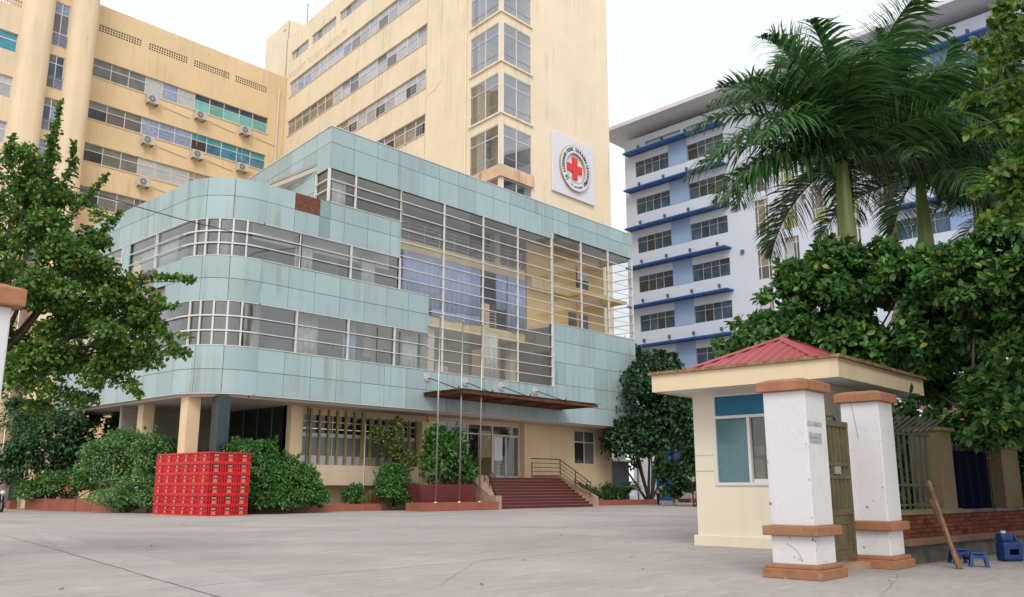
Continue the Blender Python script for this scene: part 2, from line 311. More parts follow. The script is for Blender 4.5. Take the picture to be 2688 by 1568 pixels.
# ================================================================== TEAL CLINIC BUILDING
T = empty('clinic_building', (0, 4, 0), 'teal panelled clinic building with rounded corner and long glazed bands', 'building')
PD = .045                                            # panel thickness
def panels(fr, seams, rows, mt=TEAL, skip=None):
    for a, b in zip(seams, seams[1:]):
        for c, e in zip(rows, rows[1:]):
            if skip and skip((a + b) / 2, (c + e) / 2): continue
            inst('panel', fr, a + .012, 0, c + .012, b - a - .024, PD, e - c - .024, mt, T, .12)
def part(name, mt, *boxes, fr=W, parent=T, **k):
    b = MB()
    for x in boxes: b.box(fr, *x)
    return b.build(name, mt, parent, **k)
LF = Fr(-17.15, 0, -90)                              # left face, s = -y
UF = Fr(-10.62, 0, -98.2)                            # upper block, left face (slightly skewed)
CX, CY, CR = -14.5, 2.65, 2.65
def arcpanel(a0, a1, z0, z1, r0, r1, mt, name='panel', parent=T, n=8):
    b = MB(); vs = []
    for i in range(n + 1):
        t = R(a0 + (a1 - a0) * i / n)
        for r in (r0, r1):
            for z in (z0, z1): vs.append((CX - r * math.sin(t), CY - r * math.cos(t), z))
    fs = []
    for i in range(n):
        k = 4 * i; fs += [(k + 2, k + 3, k + 7, k + 6), (k, k + 2, k + 6, k + 4), (k + 1, k + 5, k + 7, k + 3)]
    fs += [(0, 1, 3, 2), (4 * n, 4 * n + 2, 4 * n + 3, 4 * n + 1)]
    b.add(vs, fs); b.add([v for i in range(n + 1) for v in vs[4 * i:4 * i + 2]], [(2 * i, 2 * i + 2, 2 * i + 3, 2 * i + 1) for i in range(n)])   # outer face keeps its own vertices
    o = b.build(name, mt, parent); nf = len(o.data.polygons); o.data.polygons.foreach_set('use_smooth', [i >= nf - n for i in range(nf)]); return o
TOPX = [-10.62, -9.02, -7.41, -5.83, -4.21, -2.59, -.98, .6, 2.24, 3.79, 5.31, 6.98, 8.3, 9.99, 11.64, 13.3, 14.96, 16.65, 17.93]
panels(W, TOPX[:13], [18.05, 19.52, 20.42]); panels(W, TOPX[12:], [18.5, 19.52, 20.42])
UPS = [-t for t in (22.0, 20.2, 18.4, 16.6, 14.9, 13.2, 11.5, 9.8, 8.1, 6.45, 4.8, 3.2, 1.6, 0)]
panels(UF, UPS, [18.05, 19.52, 20.42])
panels(UF, UPS[:-1], [16.2, 17.1, 18.05], skip=lambda s, z: -6.3 < s < -3.3 and z < 17.1)
RF = Fr(17.93, 0, 90)
panels(RF, [0, 1.6, 3.2, 4.8, 6.4, 7.9], [18.5, 19.52, 20.42])
panels(RF, [0, 1.6, 3.2, 4.8, 6.4, 7.9], [5.53, 6.65, 8.0, 9.49, 10.92, 12.13])
BX1 = [-14.26, -12.64, -11.1, -10.45, -9.5, -7.9, -6.28, -5.5]
panels(W, BX1, [14.05, 15.2, 16.13], skip=lambda s, z: -12.6 < s < -11.1 and z > 15.2 or -11 < s < -10.46)
inst('panel', W, -11.1 + .012, 0, 14.062, .63, PD, 1.126, STAINED, T); inst('panel', W, -11.1 + .012, 0, 15.212, .63, PD, .906, STAINED, T)
o = inst('bare_board', W, -12.62, .02, 15.212, 1.51, PD, .906, BROWNP, T); o['label'] = 'bare brown board where a panel is missing'
BX2 = [-14.38, -12.77, -11.2, -9.6, -7.95, -6.4, -4.8, -3.23]
panels(W, BX2, [9.97, 11.05, 12.15])
BX3 = [-14.26, -12.77, -11.2, -9.6, -8.0, -6.4, -4.8, -3.3, -1.7, -.1, 1.5, 3.1, 4.7, 6.4, 8.05]
panels(W, BX3, [5.53, 6.65, 7.77])
BX4 = [8.05, 9.44, 11.09, 12.7, 14.25, 15.85, 17.93]
panels(W, BX4, [5.53, 6.65, 8.0, 9.49, 10.92, 12.13])
for zz in ([14.05, 15.2, 16.13], [9.97, 11.05, 12.15], [5.53, 6.65, 7.77]):
    x0 = -14.38 if zz[0] == 9.97 else -14.26
    for c, e in zip(zz, zz[1:]):
        for a0, a1 in ((-5.6 if x0 > -14.3 else -2.9, 31), (31, 60), (60, 90)): arcpanel(a0 + .25, a1 - .25, c + .012, e - .012, CR, CR - PD, TEAL)
LY = [2.65, 4.2, 5.65, 7.1, 8.6, 10.1, 11.7, 13.3, 15, 16.7]
ls = [-y for y in reversed(LY)]
panels(LF, ls, [14.05, 15.2, 16.13]); panels(LF, ls, [5.53, 6.65, 7.77])
panels(LF, [-8.6 - .9, -8.6], [12.15, 14.05]); panels(LF, [-9.5, -8.6], [7.77, 9.9, 12.15])
panels(LF, [-5.5, -4.2, -2.65], [11.05, 12.15]); panels(LF, [-4.2, -2.65], [9.97, 11.05])
# backing walls behind the panels (dark joints show through the gaps)
TB = MB()
for x in ((-10.5, 8.3, .05, .3, 18.1, 20.38), (8.3, 17.85, .05, .3, 18.55, 20.38), (-14.3, -5.55, .05, .3, 14.1, 16.1), (-14.3, -3.28, .05, .3, 10.0, 12.12), (-14.2, 8.05, .05, .3, 5.57, 7.73), (8.1, 17.85, .05, .3, 5.57, 12.1)): TB.box(W, *x)
for x in ((-16.7, -2.6, .05, .3, 14.1, 16.1), (-16.7, -2.6, .05, .3, 5.57, 7.73), (-5.4, -2.6, .05, .3, 11.1, 12.1), (-4.1, -2.6, .05, .3, 10, 11.1), (-9.45, -8.65, .05, .3, 7.8, 14.1)): TB.box(LF, *x)
for x in ((-22, -.2, .05, .3, 18.1, 20.38), (-22, -6.3, .05, .3, 16.2, 18.1), (-3.3, -1.65, .05, .3, 16.2, 18.1), (-6.3, -3.3, .05, .3, 17.1, 18.1)): TB.box(UF, *x)
for x in ((.1, 7.9, .05, .3, 18.55, 20.38), (.1, 7.9, .05, .3, 5.6, 12.1)): TB.box(RF, *x)
TB.build('panel_backing', TEALD, T)
for c, e in ((14.1, 16.1), (10.0, 12.12), (5.57, 7.73)): arcpanel(-2, 92, c, e, CR - .05, CR - .3, TEALD, 'panel_backing')
part('concrete_recess', RAWCONC, (-9.0, -4.2, .25, .45, 9.9, 12.15), (-5.6, -4.2, .2, .45, 9.0, 11.05), fr=LF)
part('capping', FRAMEM, (-10.66, 17.97, -.03, .35, 20.42, 20.47)); part('capping', FRAMEM, (-22, -.1, -.03, .35, 20.425, 20.475), fr=UF)
part('drip_edge', FRAMEM, (-14.3, 17.95, -.02, .3, 5.49, 5.53)); part('drip_edge', FRAMEM, (-14.3, -5.5, -.02, .3, 14.01, 14.05)); part('drip_edge', FRAMEM, (-14.3, -3.23, -.02, .3, 9.93, 9.97))
part('sill', FRAMEM, (-14.3, 8.05, -.03, .3, 7.77, 7.81)); part('sill', FRAMEM, (-14.3, -3.23, -.03, .3, 12.15, 12.19)); part('sill', FRAMEM, (-10.5, -5.5, -.03, .3, 16.13, 16.17)); part('sill', FRAMEM, (8.05, 17.9, -.03, .3, 12.13, 12.17))
for c in (14.01, 9.93, 5.49, 7.77, 12.15): arcpanel(-2, 90, c, c + .04, CR + .02, CR - .3, FRAMEM, 'drip_edge')
part('drip_edge', FRAMEM, (-16.7, -2.65, -.02, .3, 5.49, 5.53), fr=LF); part('drip_edge', FRAMEM, (-16.7, -2.65, -.02, .3, 14.01, 14.05), fr=LF); part('sill', FRAMEM, (-16.7, -2.65, -.03, .3, 7.77, 7.81), fr=LF)
# glazing: mullions, bars, panes
def mull(fr, s, z0, z1, wd=.075, d0=-.03, d1=.08, name='mullion'): return part(name, WHITEM, (s - wd / 2, s + wd / 2, d0, d1, z0, z1), fr=fr)
def bar(fr, s0, s1, z, wd=.042): return part('glazing_bar', WHITEM, (s0, s1, -.045, .02, z - wd / 2, z + wd / 2), fr=fr)
def pane(fr, s0, s1, z0, z1, mt=GLASS, d=.10): return inst('pane', fr, s0, d, z0, s1 - s0, .012, z1 - z0, mt, T)
def glaze(fr, xs, z0, z1, bars, mt=GLASS, ends=True):
    for i, s in enumerate(xs):
        if ends or 0 < i < len(xs) - 1: mull(fr, s, z0, z1)
    for a, b in zip(xs, xs[1:]): pane(fr, a, b, z0, z1, mt)
    for z in bars: bar(fr, xs[0], xs[-1], z)
glaze(W, [-10.58, -8.82, -5.52], 16.17, 18.05, [16.85, 17.42])
glaze(UF, [-1.55, -.1], 16.17, 18.05, [16.85, 17.42], GLASSD)
glaze(W, [-5.5, -3.23], 12.19, 18.05, [12.8, 13.45, 14.15, 15.0, 15.75, 16.65, 17.42], ends=False)
mull(W, -5.5, 12.19, 14.0); mull(W, -5.5, 16.2, 18.05)
glaze(W, [-3.22, -2.1, 1.3, 4.57, 8.1], 7.81, 18.05, [8.42, 9.1, 9.78, 10.42, 11.25, 12.05, 12.8, 13.45, 14.15, 15.0, 15.75, 16.65, 17.42], ends=False)
mull(W, 8.1, 7.81, 18.05, .14)
glaze(W, [8.17, 11.38, 14.66, 17.78], 12.17, 18.5, [12.75, 13.35, 14.05, 14.75, 15.5, 16.2, 16.95, 17.7])
glaze(W, [-14.5, -12.15, -8.95, -5.6], 12.19, 14.01, [12.8, 13.4], GLASSD, False)
mull(W, -12.15, 12.19, 14.01, .1)
glaze(W, [-14.5, -12.18, -8.95, -5.75, -3.2], 7.81, 9.93, [8.5, 9.22], GLASSD, False)
for z0, z1, bb in ((12.19, 14.01, (12.8, 13.4)), (7.81, 9.93, (8.5, 9.22))):
    for t in (15.7, 30, 44, 58, 71):
        x = CX - (CR - .02) * math.sin(R(t)); y = CY - (CR - .02) * math.cos(R(t))
        part('mullion', WHITEM, (-.04, .04, -.03, .05, z0, z1), fr=Fr(x, y, -t))
    for a, b in ((0, 24), (24, 43), (43, 62), (62, 90)): arcpanel(a, b, z0, z1, CR - .1, CR - .112, GLASSD, 'pane')
    for z in bb: arcpanel(-1, 91, z - .033, z + .033, CR + .045, CR - .02, WHITEM, 'glazing_bar', n=14)
glaze(LF, [-8.6, -5.55, -2.65], 12.19, 14.01, [12.8, 13.4], GLASSD, False); glaze(LF, [-8.6, -5.6, -2.65], 7.81, 9.93, [8.5, 9.22], GLASSD, False)
glaze(LF, [-16.7, -13, -9.5], 7.81, 14.01, [9.5, 12], GLASSD)
# right return of the glass bay: open, with bars
SR = Fr(17.83, 0, 90)
for z in (12.75, 13.35, 14.05, 14.75, 15.5, 16.2, 16.95, 17.7): bar(SR, 0, 2.4, z)
mull(SR, 2.35, 12.15, 18.5, .12)
# floors and interior
part('floor_slab', INTW, (-14.6, 17.7, .32, 7.8, 7.3, 7.72), (-16.85, -14.6, 2.7, 16, 7.3, 7.72))
part('floor_slab', INTW, (-14.6, -3.3, .32, 7.8, 11.6, 12.1), (-16.8, -14.6, 2.7, 8, 11.6, 12.1)); part('floor_slab', INTW, (-14.6, -5.6, .32, 7.8, 15.6, 16.1), (-16.85, -14.6, 2.7, 16, 15.6, 16.1))
part('ceiling', INTG, (-10.4, 17.8, .32, 7.85, 18.3, 18.55))
part('roof_slab', GREYC, (-16.9, -9.6, 7.8, 16.5, 15.8, 16.1), (-7.2, 8.5, 7.95, 22, 18.2, 18.5)); part('roof_slab', GREYC, (-10.4, 17.8, .32, 7.8, 18.6, 18.75))
part('interior_wall', INTW, (-16.5, 8, 7.6, 7.85, 5.6, 11.6), (-14, 8, 7.6, 7.85, 11.6, 18.3)); part('interior_wall', INTG, (-9.5, -9.3, 2.2, 7.6, 7.72, 11.6), (-5.7, -5.5, 3.5, 7.6, 12.1, 15.6), (-14.2, -14, 4, 7.6, 12.1, 15.6))
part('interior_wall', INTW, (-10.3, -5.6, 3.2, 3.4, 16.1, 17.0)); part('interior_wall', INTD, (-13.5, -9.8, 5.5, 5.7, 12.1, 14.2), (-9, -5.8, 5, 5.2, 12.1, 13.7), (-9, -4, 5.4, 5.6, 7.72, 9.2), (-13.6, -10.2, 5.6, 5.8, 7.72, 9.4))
for x, y, z0, z1 in ((-13.6, 2.0, 7.72, 11.6), (-10.9, 1.6, 7.72, 11.6), (-.8, 2.7, 7.72, 11), (-6.2, 2.2, 7.72, 11.6), (-8.9, 2, 12.1, 15.6), (5.2, 2.7, 16.0, 18.3), (7.4, 3.2, 7.72, 11)):
    part('interior_column', INTW, (x, x + .55, y, y + .55, z0, z1))
part('gallery_beam', BEAM, (-5.5, 8.0, 2.4, 2.8, 15.42, 16.12)); part('gallery_beam', BEAM, (-3.2, 8.0, 2.4, 2.8, 10.95, 11.6))
part('gallery_floor', INTW, (-5.5, 8.0, 2.8, 7.6, 15.5, 15.95)); part('gallery_floor', INTW, (-3.2, 8.0, 2.8, 7.6, 11.05, 11.5))
part('interior_wall', INTW, (-5.5, -1, 5.2, 5.4, 15.95, 18.3), (5.6, 8, 5.4, 5.6, 15.95, 18.3)); part('interior_wall', INTG, (-1, 5.6, 6.6, 6.8, 15.95, 18.3))
part('interior_window', P_DARK, (.4, 2.2, 6.5, 6.58, 16.0, 17.6), (-4.9, -3.6, 5.1, 5.18, 16.3, 17.5)); part('interior_window', P_CURT, (2.4, 3.4, 6.5, 6.58, 16.0, 17.4))
def railing(x0, x1, y, z, h, parent, mt=FRAMEM, n=5, post=1.1):
    b = MB()
    for k in range(n): b.box(W, x0, x1, y, y + .03, z + h * (k + 1) / n - .02, z + h * (k + 1) / n + .012)
    x = x0
    while x < x1: b.box(W, x, x + .035, y - .005, y + .04, z, z + h); x += post
    return b.build('railing', mt, parent)
railing(-5.4, 7.9, 2.45, 16.12, 1.15, T, FRAMEM, 5, 1.3)
def curtain(x0, x1, y, z0, z1, mt, name='curtain', amp=.07, wl=.42):
    n = max(8, int((x1 - x0) / .09)); vs = []; fs = []
    for i in range(n + 1):
        x = x0 + (x1 - x0) * i / n; yy = y + amp * math.sin(x / wl * 6.28 + math.sin(x * 1.7) * 1.5) + .02 * math.sin(x * 5)
        sag = .10 * math.sin(math.pi * i / n) + .03 * math.sin(x * 3)
        vs += [(x, yy, z0 - sag), (x, yy * .6 + y * .4, z1)]
    for i in range(n): fs.append((2 * i, 2 * i + 2, 2 * i + 3, 2 * i + 1))
    b = MB(); b.add(vs, fs); o = b.build(name, mt, T, True); s = o.modifiers.new('thick', 'SOLIDIFY'); s.thickness = .02; return o
curtain(-3.3, 3.4, 2.30, 12.2, 15.4, CURT); curtain(-.9, 3.4, 2.34, 11.62, 12.3, CURT); curtain(4.9, 6.1, 2.32, 13.0, 15.4, CURT); curtain(6.1, 8.0, 2.28, 11.75, 15.4, CURT)
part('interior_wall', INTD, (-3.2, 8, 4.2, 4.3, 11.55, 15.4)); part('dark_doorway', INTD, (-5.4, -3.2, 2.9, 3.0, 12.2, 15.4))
railing(3.3, 5.2, 2.5, 11.6, 1.1, T, WHITEM, 5, .9); part('interior_wall', GCREAM, (4.0, 4.5, 2.5, 2.9, 11.6, 13.2))
curtain(-16.6, -14.9, 4.6, 12.3, 14.0, CURTW); b = MB(); 
o = curtain(-8.2, -4.2, 0, 12.3, 13.9, CURTW, 'curtain', .1, .3); o.matrix_basis = LF.M(-6.2, .55, 12.2); WM[o.name] = o.matrix_basis.copy()
part('interior_wall', INTW, (-8.6, -2.7, 1.2, 1.3, 13.35, 14.1), fr=LF); part('interior_wall', INTW, (-14.4, -5.6, .9, 1.0, 13.45, 15.6))
for x0, x1, z0, z1, mt in ((-12.0, -10.9, 12.2, 14.0, CURTW), (-7.7, -6.7, 12.2, 14.0, CURTW), (-11.6, -10.4, 7.75, 9.9, CURTW), (-4.6, -3.5, 7.75, 9.9, CURTW), (-8.7, -7.9, 7.75, 9.9, CURT), (-9.9, -9.0, 16.15, 18.0, CURTW), (2.0, 3.4, 7.75, 10.8, CURTW)): curtain(x0, x1, .7, z0, z1, mt)
for x, y, z, c in ((-12.9, 1.3, 7.72, INTD), (-9.3, 1.4, 7.72, INTD), (-7.3, 1.5, 7.72, INTD), (-5.2, 1.6, 7.72, INTD), (-13.2, 1.4, 12.1, INTD), (-9.9, 1.5, 12.1, INTD), (.5, 3.4, 7.72, INTG), (5.4, 3.2, 7.72, INTD)): part('cabinet', c, (x, x + 1.1, y, y + .5, z, z + .9 + .3 * math.sin(x)), (x + .2, x + .6, y + .1, y + .3, z + .9 + .3 * math.sin(x), z + 1.3))
# glass bay interior on the right
part('bay_wall', YWALL, (8.25, 17.4, 2.45, 2.65, 12.1, 18.3)); part('bay_beam', BEAM, (8.2, 17.75, 1.9, 2.45, 14.95, 15.75))
part('bay_slab', YWALL, (12.4, 17.7, .5, 1.9, 14.97, 15.15)); part('bay_opening', INTD, (13.9, 15.3, 2.36, 2.44, 15.75, 17.3)); part('bay_shutter', CURTW, (13.9, 15.3, 2.3, 2.36, 16.6, 17.3))
part('bay_opening', P_GREY, (12.9, 13.8, 2.36, 2.44, 12.4, 13.9), (14.2, 15.2, 2.36, 2.44, 12.4, 13.9))
part('bay_floor', INTW, (8.1, 17.8, .32, 2.45, 11.9, 12.12))
# ceiling fans, a dark board
def fan(x, y, z):
    b = MB(); b.tube((x, y, z), (x, y, z - .7), .02); b.tube((x, y, z - .7), (x, y, z - .9), .12)
    for k in range(3):
        t = k * 2.09 + x; b.box(Fr(x, y, math.degrees(t)), .12, .8, -.08, .08, z - .82, z - .80)
    return tag(b.build('ceiling_fan', INTD), None, 'fan', 'ceiling fans inside the clinic')
for i, (x, y, z, lb) in enumerate([(.6, 4.2, 18.3, 'dark ceiling fan behind the upper gallery railing'), (-8.2, 2.6, 11.6, 'dark ceiling fan in lower glazed band right of the rounded corner'), (-4.9, 3, 11.6, 'dark ceiling fan behind lower band, just left of the flagpoles'), (5.3, 3.4, 18.3, 'dark ceiling fan in the upper gallery near the ochre bay')]):
    fan(x, y, z)['label'] = lb
# soffit, undercroft
part('soffit', SOFF, (-14.4, 17.85, .32, 9, 5.38, 5.5), (-16.85, -14.4, 2.7, 16.7, 5.38, 5.5)); arcpanel(0, 90, 5.38, 5.5, CR - .3, .05, SOFF, 'soffit')
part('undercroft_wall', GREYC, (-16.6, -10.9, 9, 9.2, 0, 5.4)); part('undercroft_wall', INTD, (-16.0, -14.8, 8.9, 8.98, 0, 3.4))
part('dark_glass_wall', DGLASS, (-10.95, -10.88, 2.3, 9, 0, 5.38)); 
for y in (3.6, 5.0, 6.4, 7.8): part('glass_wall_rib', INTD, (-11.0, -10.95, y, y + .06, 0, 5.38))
part('column', GCREAM, (-16.75, -16.1, 1.75, 2.4, 0, 5.4)); o = part('column', DCOL, (-15.95, -15.35, .35, .95, 0, 5.4)); o['label'] = 'dark teal column'
part('column', GCREAM, (-16.3, -15.7, 7.2, 7.8, 0, 5.4)); part('column', GREYC, (-17.0, -16.4, 14.2, 14.9, 0, 5.4)); part('undercroft_wall', GCREAM, (-16.8, -16.5, 17, 22, 0, 5.6)); part('column', DCOL, (-17.6, -17.1, 21, 21.5, 0, 5.6))
# ground floor front
part('pier', GCREAM, (-10.95, -10.2, 1.9, 2.6, 0, 5.38)); part('plinth_wall', GCREAM, (-10.2, -1.2, 2.6, 2.8, 0, 1.35))
part('bay_parapet', mat('bay_parapet_cream', (.60, .48, .34), .8, .05, .6, streak=.3, dirt=(.35, .28, .2)), (-10.2, -2.0, 1.55, 1.8, 1.31, 2.36)); part('bay_floor', SOFF, (-10.2, -2.0, 1.8, 2.8, 1.31, 1.5))
part('head_beam', GCREAM, (-10.2, -1.2, 2.2, 2.8, 5.0, 5.38)); part('wall', GCREAM, (-2.0, -1.2, 1.7, 2.8, 0, 5.0))
WB = mat('frosted_white_band', (.60, .61, .64), .4, .04); GB = mat('frosted_grey_band', (.20, .21, .22), .25, .08, 1, .5)
for x0 in (-10.1, -8.1, -6.1, -4.1):
    part('pane', DGLASS, (x0, x0 + 1.96, 2.22, 2.25, 4.3, 5.0)); part('pane', DGLASS, (x0, x0 + 1.96, 2.22, 2.25, 4.05, 4.26)); part('frosted_band', WB, (x0, x0 + 1.96, 2.2, 2.23, 3.85, 4.05)); part('frosted_band', GB, (x0, x0 + 1.96, 2.2, 2.23, 2.86, 3.85)); part('frosted_band', WB, (x0, x0 + 1.96, 2.2, 2.23, 2.36, 2.86)); part('mullion', FRAMEM, (x0 + 1.96, x0 + 2.0, 2.16, 2.26, 2.36, 5.0)); part('transom', FRAMEM, (x0, x0 + 1.96, 2.16, 2.25, 4.62, 4.68))
for i in range(14): part('louvre_fin', FIN, (-9.9 + i * .57, -9.9 + i * .57 + (.11 if i != 6 else .26), 1.66, 1.80, 2.36, 5.0 + .28 * (i < 7)))
part('drain_pipe', INTD, (-10.15, -10.07, 1.6, 1.68, 2.4, 5.3)); b = MB(); b.tube((-6.4, 1.5, .5), (-6.4, 1.5, 4.6), .03); b.build('drain_pipe', FRAMEM, T)
# entrance
part('landing', CHEEK, (-1.0, 8.6, -.25, 2.3, 0, 1.80))
part('entrance_side_wall', GCREAM, (7.1, 7.35, 1.7, 2.6, 1.8, 5.38)); part('entrance_head', GCREAM, (-1.2, 7.1, 2.1, 2.6, 5.15, 5.38))
E_ = MB()
for x in (-1.1, .5, 2.2, 3.35, 4.45, 7.02): E_.box(W, x, x + .08, 2.15, 2.27, 1.81, 5.15)
for z in (4.5, 5.09): E_.box(W, -1.1, 7.1, 2.17, 2.25, z, z + .07)
E_.build('entrance_frame', WHITEM, T)
for a, b_ in zip((-1.02, .58, 2.28, 3.43, 4.53), (.5, 2.2, 3.35, 4.45, 7.02)): inst('pane', W, a, 2.2, 4.57, b_ - a, .012, .52, GLASSD, T)
for a, b_ in zip((-1.02, .58, 2.28, 3.43), (.5, 2.2, 3.35, 4.45)): inst('pane', W, a, 2.2, 1.82, b_ - a, .012, 2.68, GLASSD, T)
for x0, x1 in ((4.55, 5.75), (5.78, 7.0)):
    dr = part('door', WHITEM, (x0, x0 + .05, 2.14, 2.19, 1.83, 4.48), (x1 - .05, x1, 2.14, 2.19, 1.83, 4.48), (x0, x1, 2.14, 2.19, 1.83, 1.93), (x0, x1, 2.14, 2.19, 4.42, 4.48))
    obj('pane', MB().box(W, x0 + .05, x1 - .05, 2.16, 2.172, 1.93, 4.42).build('pane', GLASSD, dr).data, None, dr) if 0 else MB().box(W, x0 + .05, x1 - .05, 2.16, 2.172, 1.93, 4.42).build('pane', GLASSD, dr)
    hx = x1 - .14 if x0 < 5 else x0 + .1; MB().tube((hx, 2.08, 2.6), (hx, 2.08, 3.5), .022).build('handle', STEEL, dr)
tag(part('door_notice', SIGNW, (4.62, 5.4, 2.125, 2.135, 2.9, 4.4), parent=None), 'white paper notice on the glass entrance door', 'notice')
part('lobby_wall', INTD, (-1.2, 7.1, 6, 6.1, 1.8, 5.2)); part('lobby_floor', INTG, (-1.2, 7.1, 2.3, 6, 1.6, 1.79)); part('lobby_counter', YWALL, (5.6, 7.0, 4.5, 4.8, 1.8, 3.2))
GWH = [(12.84, 15.28, 2.84, 5.19)]
wall(Fr(0, 2), 7.35, 17.25, 0, 5.38, GWH, .2).build('ground_wall', GCREAM, T)
part('ground_wall', GCREAM, (17.0, 17.24, 2.02, 9, 0, 5.38))
def window(fr, s0, s1, z0, z1, cols, rows, panemat, parent, depth=.12, fw=.06, fm=None, name='window'):
    """frame with mullions and transoms (part) and every pane (sub-part)"""
    b = MB(); fm = fm or FRAMEM; d0, d1 = depth - .04, depth + .04
    xs = [s0 + (s1 - s0) * c for c in cols]; zs = [z0 + (z1 - z0) * r for r in rows]
    for i, x in enumerate(xs): b.box(fr, max(s0, x - fw / 2), min(s1, x + fw / 2), d0, d1, z0, z1)
    for i, z in enumerate(zs): b.box(fr, s0 + .002, s1 - .002, d0 + .003, d1 - .003, max(z0, z - fw / 2), min(z1, z + fw / 2))
    wn = b.build(name, fm, parent)
    for i, (a, c) in enumerate(zip(xs, xs[1:])):
        for j, (e, g) in enumerate(zip(zs, zs[1:])):
            mt = panemat(i, j) if callable(panemat) else panemat
            inst('pane', fr, a, depth, e, c - a, .01, g - e, mt, wn, .25)
    return wn
window(Fr(0, 2), 12.84, 15.28, 2.84, 5.19, [0, .5, 1], [0, .66, 1], lambda i, j: P_DARK if (i, j) == (0, 0) else P_GREY, T, .12, .09, WHITEM)
part('rain_pipe', GCREAM, (7.45, 7.53, 1.92, 2.0, 1.8, 5.38)); part('skirting', CHEEK, (8.4, 17.26, 1.9, 2.0, 0, .9))
part('slot_recess', INTD, (-6.3, -3.2, .55, .7, 16.1, 17.15), (-6.3, -3.2, .06, .55, 17.1, 17.15), fr=UF)

# ------------------------------------------------------------------ entrance canopy
Cn = empty('entrance_canopy', (3, 0, 6.3), 'rusty steel frame canopy hung from rods above the entrance steps', 'canopy')
b = MB(); 
for x in (-3.4, -1.0, 1.4, 3.8, 6.2, 8.7): b.box(W, x, x + .10, -3.0, 0, 6.28, 6.44)
b.box(W, -3.5, 8.9, -3.08, -3.0, 6.26, 6.45); b.box(W, -3.5, 8.9, -.1, -.02, 6.26, 6.45)
b.build('frame', RUST, Cn)
for k in range(11): part('slat', RUST, (-3.6, 8.95, -.3 - k * .26, -.16 - k * .26, 6.445, 6.475), parent=Cn)
part('glass_sheet', glassmat('dusty_glass', (.5, .42, .36), .12), (-3.6, 9.1, -3.2, -.05, 6.48, 6.495), parent=Cn)
for x, xe in ((-3.27, -3.6), (-.19, -.9), (2.99, 2.35), (6.19, 5.75)):
    b = MB(); b.tube((x, -.06, 7.36), (xe, -2.95, 6.45), .032, n=6); b.tube((xe, -2.95, 6.40), (xe, -2.95, 6.62), .05); r = b.build('tie_rod', RAILM, Cn)
    b = MB(); b.tube((x, -.001, 7.36), (x, -.07, 7.36), .26, .24, 18); b.tube((x, -.07, 7.36), (x, -.2, 7.30), .07); b.build('rosette', ACW, r)

# ------------------------------------------------------------------ steps, railing, plinth, poles
S_ = empty('entrance_steps', (5, -1.5, 0), 'wide flight of dark red granite steps up to the glass entrance', 'steps')
N = 10
for k in range(N):
    y0 = -2.62 + k * .245; x0 = .1 + k * .17; x1 = 8.75 - k * .05; z1 = .18 * (k + 1)
    st = part('step', STEP, (x0, x1, y0, -.25 + .002 * k, z1 - .178, z1 - .02), parent=S_); part('nosing', STEPE, (x0, x1, y0 - .02, y0 + .27, z1 - .018, z1), parent=st)
b = MB(); cz = [(8.75, -2.85, 0), (8.75, -2.85, .62), (8.3, -.2, 2.0), (8.3, 2.2, 2.0), (8.3, 2.2, 0)]
b.add([(x + dx, y, z) for dx in (0, .3) for x, y, z in cz], [(0, 1, 2, 3, 4), (9, 8, 7, 6, 5)] + [(i, (i + 1) % 5 + 0, (i + 1) % 5 + 5, i + 5) for i in range(5)]); b.build('cheek_wall', CHEEK, S_)
part('cheek_block', CHEEK, (-.35, .1, -2.75, -2.2, 0, .75), parent=S_); b = MB(); b.add([(x, y, z) for x in (-.2,) for y, z in ((-2.2, 0), (-2.2, .7), (-.3, 1.9), (-.3, 0))] + [(1.5 if y > -1 else .1, y, z) for y, z in ((-2.2, 0), (-2.2, .7), (-.3, 1.9), (-.3, 0))], [(0, 1, 2, 3), (7, 6, 5, 4), (0, 4, 5, 1), (1, 5, 6, 2), (2, 6, 7, 3), (3, 7, 4, 0)]); b.build('cheek_wall', CHEEK, S_)
HR = empty('handrail', (8.4, -1.4, 1), 'brown metal handrail on the right side of the entrance steps', 'railing', 'entrance handrails')
for k, dz in enumerate((1.0, .72, .46, .2)):
    MB().path([(8.45, -2.75, .62 + dz * .85), (8.42, -.2, 2.0 + dz), (5.6 if k < 4 else 8, -.2, 2.0 + dz)], .034 if k == 0 else .02, 8).build('rail', RAILM, HR)
for x, y, z in ((8.45, -2.7, .6), (8.44, -1.5, 1.3), (8.42, -.25, 2.0), (5.65, -.2, 1.8)): MB().tube((x, y, z), (x, y, z + .98), .035).build('post', RAILM, HR)
HL = empty('handrail', (0, -1.8, .7), 'brown metal handrail on the left of the entrance steps beside the big planter', 'railing', 'entrance handrails')
for dz in (.95, .7, .45, .2): MB().path([(-.1, -2.6, .7 + dz), (.6, -.9, 1.6 + dz)], .03 if dz > .9 else .018, 8).build('rail', RAILM, HL)
for x, y, z in ((-.1, -2.6, .7), (.3, -1.6, 1.2), (.6, -.9, 1.5)): MB().tube((x, y, z), (x, y, z + .95), .03).build('post', RAILM, HL)
PL = empty('flagpole_plinth', (-3.4, -2.6, 0), 'low red tiled plinth in which the three flagpoles stand', 'plinth')
for i in range(4): part('tile', PLANT, (-6.3 + i * 1.43, -6.3 + (i + 1) * 1.43 - .01, -3.15, -3.1, .02, .40), parent=PL)
part('plinth_body', PLANT, (-6.3, -.58, -3.1, -1.9, 0, .42), parent=PL)
